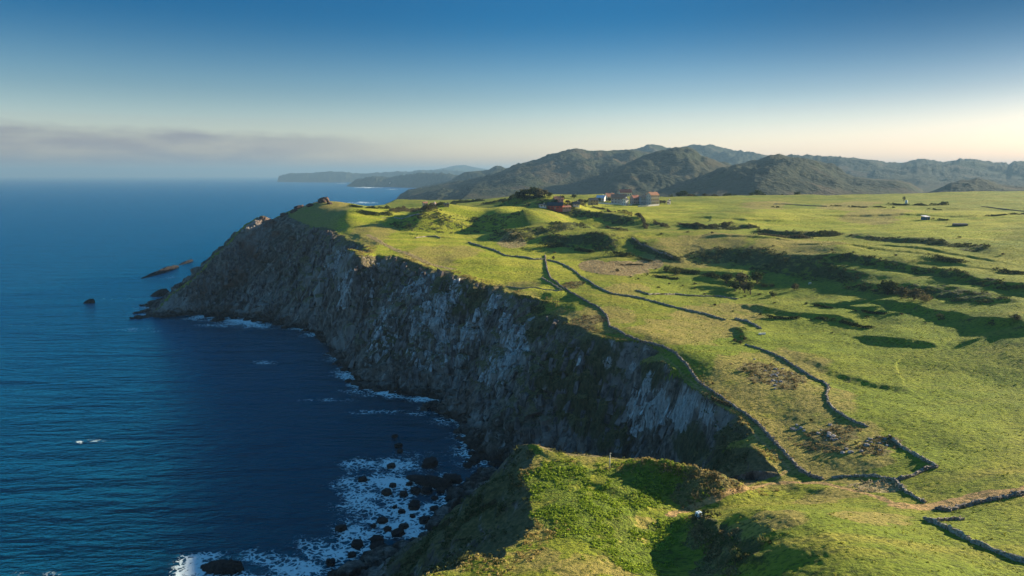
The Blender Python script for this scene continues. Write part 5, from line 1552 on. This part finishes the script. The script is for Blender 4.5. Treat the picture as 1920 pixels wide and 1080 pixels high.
slab(266, 522, 333, 501, 3.6, 4.5, 'long black slab of rock rising from the open sea', 3)
slab(336, 497, 361, 489, 2.6, 3, 'smaller black rock at the right end of the long slab in the sea', 5)
slab(158, 569, 176, 566, 3.5, 3.6, 'lone small black rock in the open sea left of the headland tip', 8)
slab(286, 556, 316, 551, 7, 6, 'black reef at the seaward foot of the headland ridge', 9)
slab(380, 1060, 455, 1068, 2.8, 1.6, 'big black rock ringed with foam at the bottom of the photo', 12)
slab(765, 893, 845, 915, 2.8, 2.6, 'long black ledge in the surf below the near headland', 14)
slab(395, 603, 420, 599, 3.5, 4.2, 'black rock in the foam at the foot of the headland', 15)
slab(822, 775, 868, 762, 2.8, 2.6, 'dark rock shelf jutting from the cliff foot into the foam', 17)
SG = 'dark boulders in the surf below the near headland'
for (zx, zy, sz) in [(240, 535, 40), (375, 610, 45), (470, 620, 40), (410, 570, 34), (530, 685, 58), (540, 600, 44), (600, 600, 50), (460, 715, 34), (350, 770, 44), (300, 795, 28), (440, 840, 56), (380, 815, 34), (470, 800, 40), (120, 810, 50),
                     (320, 875, 54), (330, 920, 66), (210, 905, 56), (590, 765, 56), (400, 460, 40), (620, 450, 66), (700, 560, 70), (645, 640, 30), (500, 560, 30), (560, 540, 34), (680, 600, 40), (270, 960, 44), (740, 600, 46), (760, 540, 60), (720, 520, 40), (800, 590, 50), (520, 740, 26), (640, 700, 36), (420, 690, 24), (180, 960, 40), (60, 1000, 44)]:
    c = uz(600 + zx / 3, 720 + zy / 3 + 2, 0); s = sz / 3 * c[1] / 1290 / 2
    rock((c[0], c[1], s * 0.25), s * 1.15, 'dark boulder standing in the white surf below the near headland', SG)
SG = 'dark boulders in the surf along the main cliff'
for (zx, zy, sz) in [(800, 265, 34), (880, 300, 40), (420, 290, 26), (440, 345, 35), (450, 375, 28), (860, 245, 30), (910, 340, 36), (900, 390, 44), (870, 430, 50), (830, 455, 40), (640, 140, 30), (610, 130, 26), (700, 105, 40), (740, 90, 40)]:
    c = uz(600 + zx / 3, 720 + zy / 3 + 2, 0); s = sz / 3 * c[1] / 1290 / 2
    rock((c[0], c[1], s * 0.25), s * 1.15, 'dark boulder in the surf at the foot of the main cliff', SG)
for (x_, y_, sz) in [(655, 692, 12), (675, 710, 14), (668, 698, 9), (690, 722, 9), (640, 676, 9), (388, 594, 8), (438, 597, 9), (463, 600, 9), (476, 603, 7), (505, 600, 7)]:
    c = uz(x_, y_, 0); s = sz * c[1] / 1290 / 2
    rock((c[0], c[1], s * 0.3), s * 1.2, 'dark boulder in the surf at the foot of the main cliff', SG)
BG = 'dark boulders heaped on the cliff foot'
fl = densify(foot_line[len(backfoot) + 8:len(backfoot) + 34, :2], 2.0)
for k in range(260):
    i = rng.integers(len(fl)); off = rng.normal(0, 4.0, 2)
    x_, y_ = fl[i] + off + np.array([0.5, 0.0])
    g_ = max(ground(x_, y_), 0.0)
    if g_ > 7:
        continue
    s = rng.uniform(0.7, 2.0)
    rock((x_, y_, g_ + s * 0.1), s, 'dark boulder heaped on the shore at the cliff foot', BG)
# weathered outcrops on the headland crest and pale ones on the rough hill
for (x_, y_, sz, lb, mt_) in [(607, 378, 20, 'dark red weathered outcrop crowning the headland summit', M_brown), (582, 386, 12, 'round reddish boulder left of the summit outcrop', M_brown), (560, 391, 18, 'flat dark outcrop on the cliff edge left of the reddish boulder', M_brown),
                              (552, 397, 12, 'dark jutting rock at the edge above the drop', M_brown), (533, 404, 14, 'square topped reddish crag on the headland ridge', M_brown), (494, 410, 12, 'pointed reddish crag at the end of the headland ridge', M_brown), (618, 382, 9, 'small brown rock just right of the summit outcrop', M_brown),
                              (1191, 684, 7, 'pale limestone knob at the tip of the small cliff spur', M_lime), (1240, 714, 6, 'pale limestone knob on the second small cliff spur', M_lime), (1203, 674, 5, 'small pale stone on the crest of the small cliff spur', M_lime),
                              (1140, 936, 3.5, 'small white stone among the weeds of the near headland', M_lime), (1415, 674, 4, 'small pale stone high on the rough hill', M_lime), (657, 466, 10, 'pale limestone ledge at the top of the main cliff', M_lime)]:
    c = hit(x_, y_); s = sz * c[1] / 1290 / 2
    rock((c[0], c[1], c[2]), s * 0.95, lb, None, mt_, tilt=0.35)
RG = 'pale stones scattered on the rough hill'
for (cx_, cy_, n_, sx_, sy_) in [(1455, 702, 16, 30, 14), (1565, 815, 16, 35, 14), (1640, 830, 10, 30, 12), (1490, 805, 6, 20, 8), (1440, 720, 6, 25, 10), (1775, 770, 0, 1, 1), (1600, 850, 6, 30, 12)]:
    for k in range(n_):
        c = hit(cx_ + rng.normal(0, sx_ * .5), cy_ + rng.normal(0, sy_ * .5)); s = rng.uniform(0.2, 0.6)
        rock((c[0], c[1], c[2] + s * 0.1), s, 'pale stone scattered in the grass of the rough hill', RG, M_lime)

# ---- the white cow: one continuous skinned body
def cow(px, py, rz, label, L=1.0):
    x, y, z = hit(px, py); z = ground(x, y)
    J = [(0, 0, 1.05), (.45, 0, 1.08), (.85, 0, 1.12), (-.45, 0, 1.05), (-.8, 0, 1.1), (1.15, 0, 1.1), (1.42, 0, .85), (1.62, 0, .62)]
    R = [.36, .37, .30, .37, .27, .17, .15, .09]
    E = [(0, 1), (1, 2), (0, 3), (3, 4), (2, 5), (5, 6), (6, 7)]
    for (bx, par) in ((.72, 2), (-.75, 4)):
        for sd in (-1, 1):
            k = len(J)
            J += [(bx, sd * .2, .78), (bx + (.02 if bx > 0 else -.08), sd * .21, .42), (bx, sd * .21, .04)]
            R += [.15, .075, .06]
            E += [(par, k), (k, k + 1), (k + 1, k + 2)]
    k = len(J); J += [(-1.02, 0, 1.05), (-1.08, 0, .5)]; R += [.05, .035]; E += [(4, k), (k, k + 1)]
    me = bpy.data.meshes.new('cow'); me.from_pydata(J, E, []); o = bpy.data.objects.new('cow', me); COL.objects.link(o)
    md = o.modifiers.new('s', 'SKIN')
    for v, r in zip(me.skin_vertices[0].data, R):
        v.radius = (r, r)
    me.skin_vertices[0].data[0].use_root = True
    ms = o.modifiers.new('u', 'SUBSURF'); ms.levels = 2; ms.render_levels = 2
    dg = bpy.context.evaluated_depsgraph_get()
    m2 = bpy.data.meshes.new_from_object(o.evaluated_get(dg)); m2.name = 'cow'
    o.modifiers.clear(); o.data = m2; m2.materials.clear(); m2.materials.append(M_cow)
    hv = []
    for sd in (-1, 1):
        hv.append(tube([(1.34, sd * .08, .98), (1.36, sd * .22, 1.02), (1.42, sd * .26, 1.12)], [.03, .022, .008], 6))
    mesh_obj('horns', *merge(hv), M_horn, o)
    o.location = (x, y, z); o.rotation_euler = (0, 0, rz); o.scale = (L, L, L)
    return tag(o, label, 'cow')


cow(1518, 534, 0.6, 'white cow grazing alone at the edge of the shaded bank', 1.1)

def ordinals(group, phrase):
    obs = [o_ for o_ in COL.objects if o_.parent is None and o_.get('group') == group]
    obs.sort(key=lambda o_: o_.location.x / max(o_.location.y, 1))
    for k_, o_ in enumerate(obs):
        i = k_ + 1
        suf = 'th' if 10 <= i % 100 <= 20 else {1: 'st', 2: 'nd', 3: 'rd'}.get(i % 10, 'th')
        o_['label'] = phrase % ('%d%s' % (i, suf))


ordinals(VT, 'small tree among the village houses, %s from the left')
ordinals(BR, 'small dark bush dotted in the pasture, %s from the left')
ordinals(KN, 'broad dark tree on the knoll left of the village, %s from the left')
ordinals(HT, 'tree rising behind the far edge of the plateau, %s from the left')
ordinals('dark boulders in the surf below the near headland', 'dark boulder in the white surf below the near headland, %s from the left')
ordinals('dark boulders in the surf along the main cliff', 'dark boulder in the surf at the main cliff foot, %s from the left')
ordinals(FH, 'white speck of a house on the distant headland, %s from the left')

# ---- ground cover nobody could count
def scatter(mask, n_, ymax, thr=0.4, ymin=80):
    sel = np.argwhere((mask > thr) & (YY < ymax) & (YY > ymin) & (np.abs(UU) < 0.9) & (CL < 0.5))
    w = (YY[sel[:, 0], sel[:, 1]] ** 2) * np.clip(mask[sel[:, 0], sel[:, 1]], 0, 1)
    k = rng.choice(len(sel), n_, p=w / w.sum())
    s = sel[k]
    return np.stack([PX[s[:, 0], s[:, 1]] + rng.normal(0, .25, n_), PY[s[:, 0], s[:, 1]] + rng.normal(0, .25, n_), PZ[s[:, 0], s[:, 1]]], 1)


def clumps(base_, r, per):
    n_ = len(base_)
    d = rng.normal(size=(n_, per, 3)); d /= np.linalg.norm(d, axis=2)[..., None]; d[..., 2] = np.abs(d[..., 2])
    rr = np.asarray(r)[:, None, None]
    P_ = base_[:, None, :] + d * rr * rng.uniform(.5, 1, (n_, per, 1)) * np.array([1, 1, .8])
    return P_.reshape(-1, 3)


gm = np.clip(0.45 + 0.6 * fbm(XX, YY, 9, 3, 52), 0, 1) * (PATH < 0.3)
pts = scatter(gm, 26000, 520, 0.25)
r = rng.uniform(.10, .30, len(pts))
M_tuft = leaf_mat('grass tufts', (0.20, 0.24, 0.025), (0.36, 0.33, 0.06), 0.15)
tag(leaves('grass', clumps(pts, r, 4), np.repeat(r * 0.6, 4), M_tuft, up=0.3), 'rough grass tufts over the fields', None, None, 'stuff')
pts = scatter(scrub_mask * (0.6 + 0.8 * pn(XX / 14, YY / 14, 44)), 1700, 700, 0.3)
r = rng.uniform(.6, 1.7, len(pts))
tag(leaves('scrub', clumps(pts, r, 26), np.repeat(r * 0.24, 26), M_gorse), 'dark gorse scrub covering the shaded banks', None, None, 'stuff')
pts = scatter(LUSH * sst(-0.25, 0.25, fbm(XX, YY, 7, 3, 45)), 3800, 240, 0.25)
r = rng.uniform(.15, .42, len(pts))
tag(leaves('weeds', clumps(pts, r, 9), np.repeat(r * 0.42, 9), M_weed, up=0.8), 'bright green leafy weeds on the near headland', None, None, 'stuff')
pts = scatter(BROWN * (0.75 + 0.5 * pn(XX / 3, YY / 3, 46)), 900, 420, 0.35)
r = rng.uniform(.25, .7, len(pts))
tag(leaves('bracken', clumps(pts, r, 12), np.repeat(r * 0.35, 12), M_rust, up=0.6), 'brown bracken and brambles', None, None, 'stuff')
pts = scatter(PALE * (0.75 + 0.5 * pn(XX / 3, YY / 3, 47)), 3600, 560, 0.35)
r = rng.uniform(.35, .7, len(pts))
tag(leaves('reeds', clumps(pts, r, 8), np.repeat(r * 0.3, 8), M_reed, up=0.2), 'pale dry reeds', None, None, 'stuff')
# rough tufts along the cliff edge and over the slopes of the cliff
em = np.where(land, np.exp(-DR / 5.0), 0) * sst(-0.3, 0.3, fbm(XX, YY, 12, 2, 48))
pts = scatter(em, 3000, 520, 0.25)
r = rng.uniform(.2, .6, len(pts))
M_dryg = leaf_mat('dry grass', (0.30, 0.22, 0.07), (0.46, 0.36, 0.13))
tag(leaves('tall_grass', clumps(pts, r, 9), np.repeat(r * 0.32, 9), M_dryg, up=0.3), 'dry yellow grass along the cliff edge', None, None, 'stuff')
cgm = np.where(CL > 0.5, np.clip(CGRN + 0.25, 0, 1) * sst(0.1, 0.5, NZn) * sst(-0.2, 0.3, fbm(XX, YY, 9, 2, 49)) * (Hs > 9), 0)
CLs = CL; CL = np.zeros_like(CL)
pts = scatter(cgm, 5200, 520, 0.12)
CL = CLs
r = rng.uniform(.35, 1.0, len(pts))
tag(leaves('cliff_scrub', clumps(pts, r, 12), np.repeat(r * 0.3, 12), M_gorse, up=0.6), 'dark green scrub clinging to the cliff slopes', None, None, 'stuff')
#OBJEND

# ------------------------------------------------------------------ haze
hz_me = bpy.data.meshes.new('haze')
x0, x1, y0, y1, z0, z1 = -121000, 121000, -1500, 40500, -14.0, 440.0
vs_ = [(x0, y0, z0), (x1, y0, z0), (x1, y1, z0), (x0, y1, z0), (x0, y0, z1), (x1, y0, z1), (x1, y1, z1), (x0, y1, z1)]
hz_me.from_pydata(vs_, [], [(0, 3, 2, 1), (4, 5, 6, 7), (0, 1, 5, 4), (1, 2, 6, 5), (2, 3, 7, 6), (3, 0, 4, 7)])
hz = bpy.data.objects.new('haze', hz_me); COL.objects.link(hz)
hz['kind'] = 'stuff'
mt, n = newmat('haze')
pv = n.n('ShaderNodeVolumePrincipled', {'Color': (0.24, 0.41, 0.56), 'Density': 0.78e-4, 'Anisotropy': 0.15})
n.n('ShaderNodeOutputMaterial', {'Volume': pv})
hz_me.materials.append(mt)
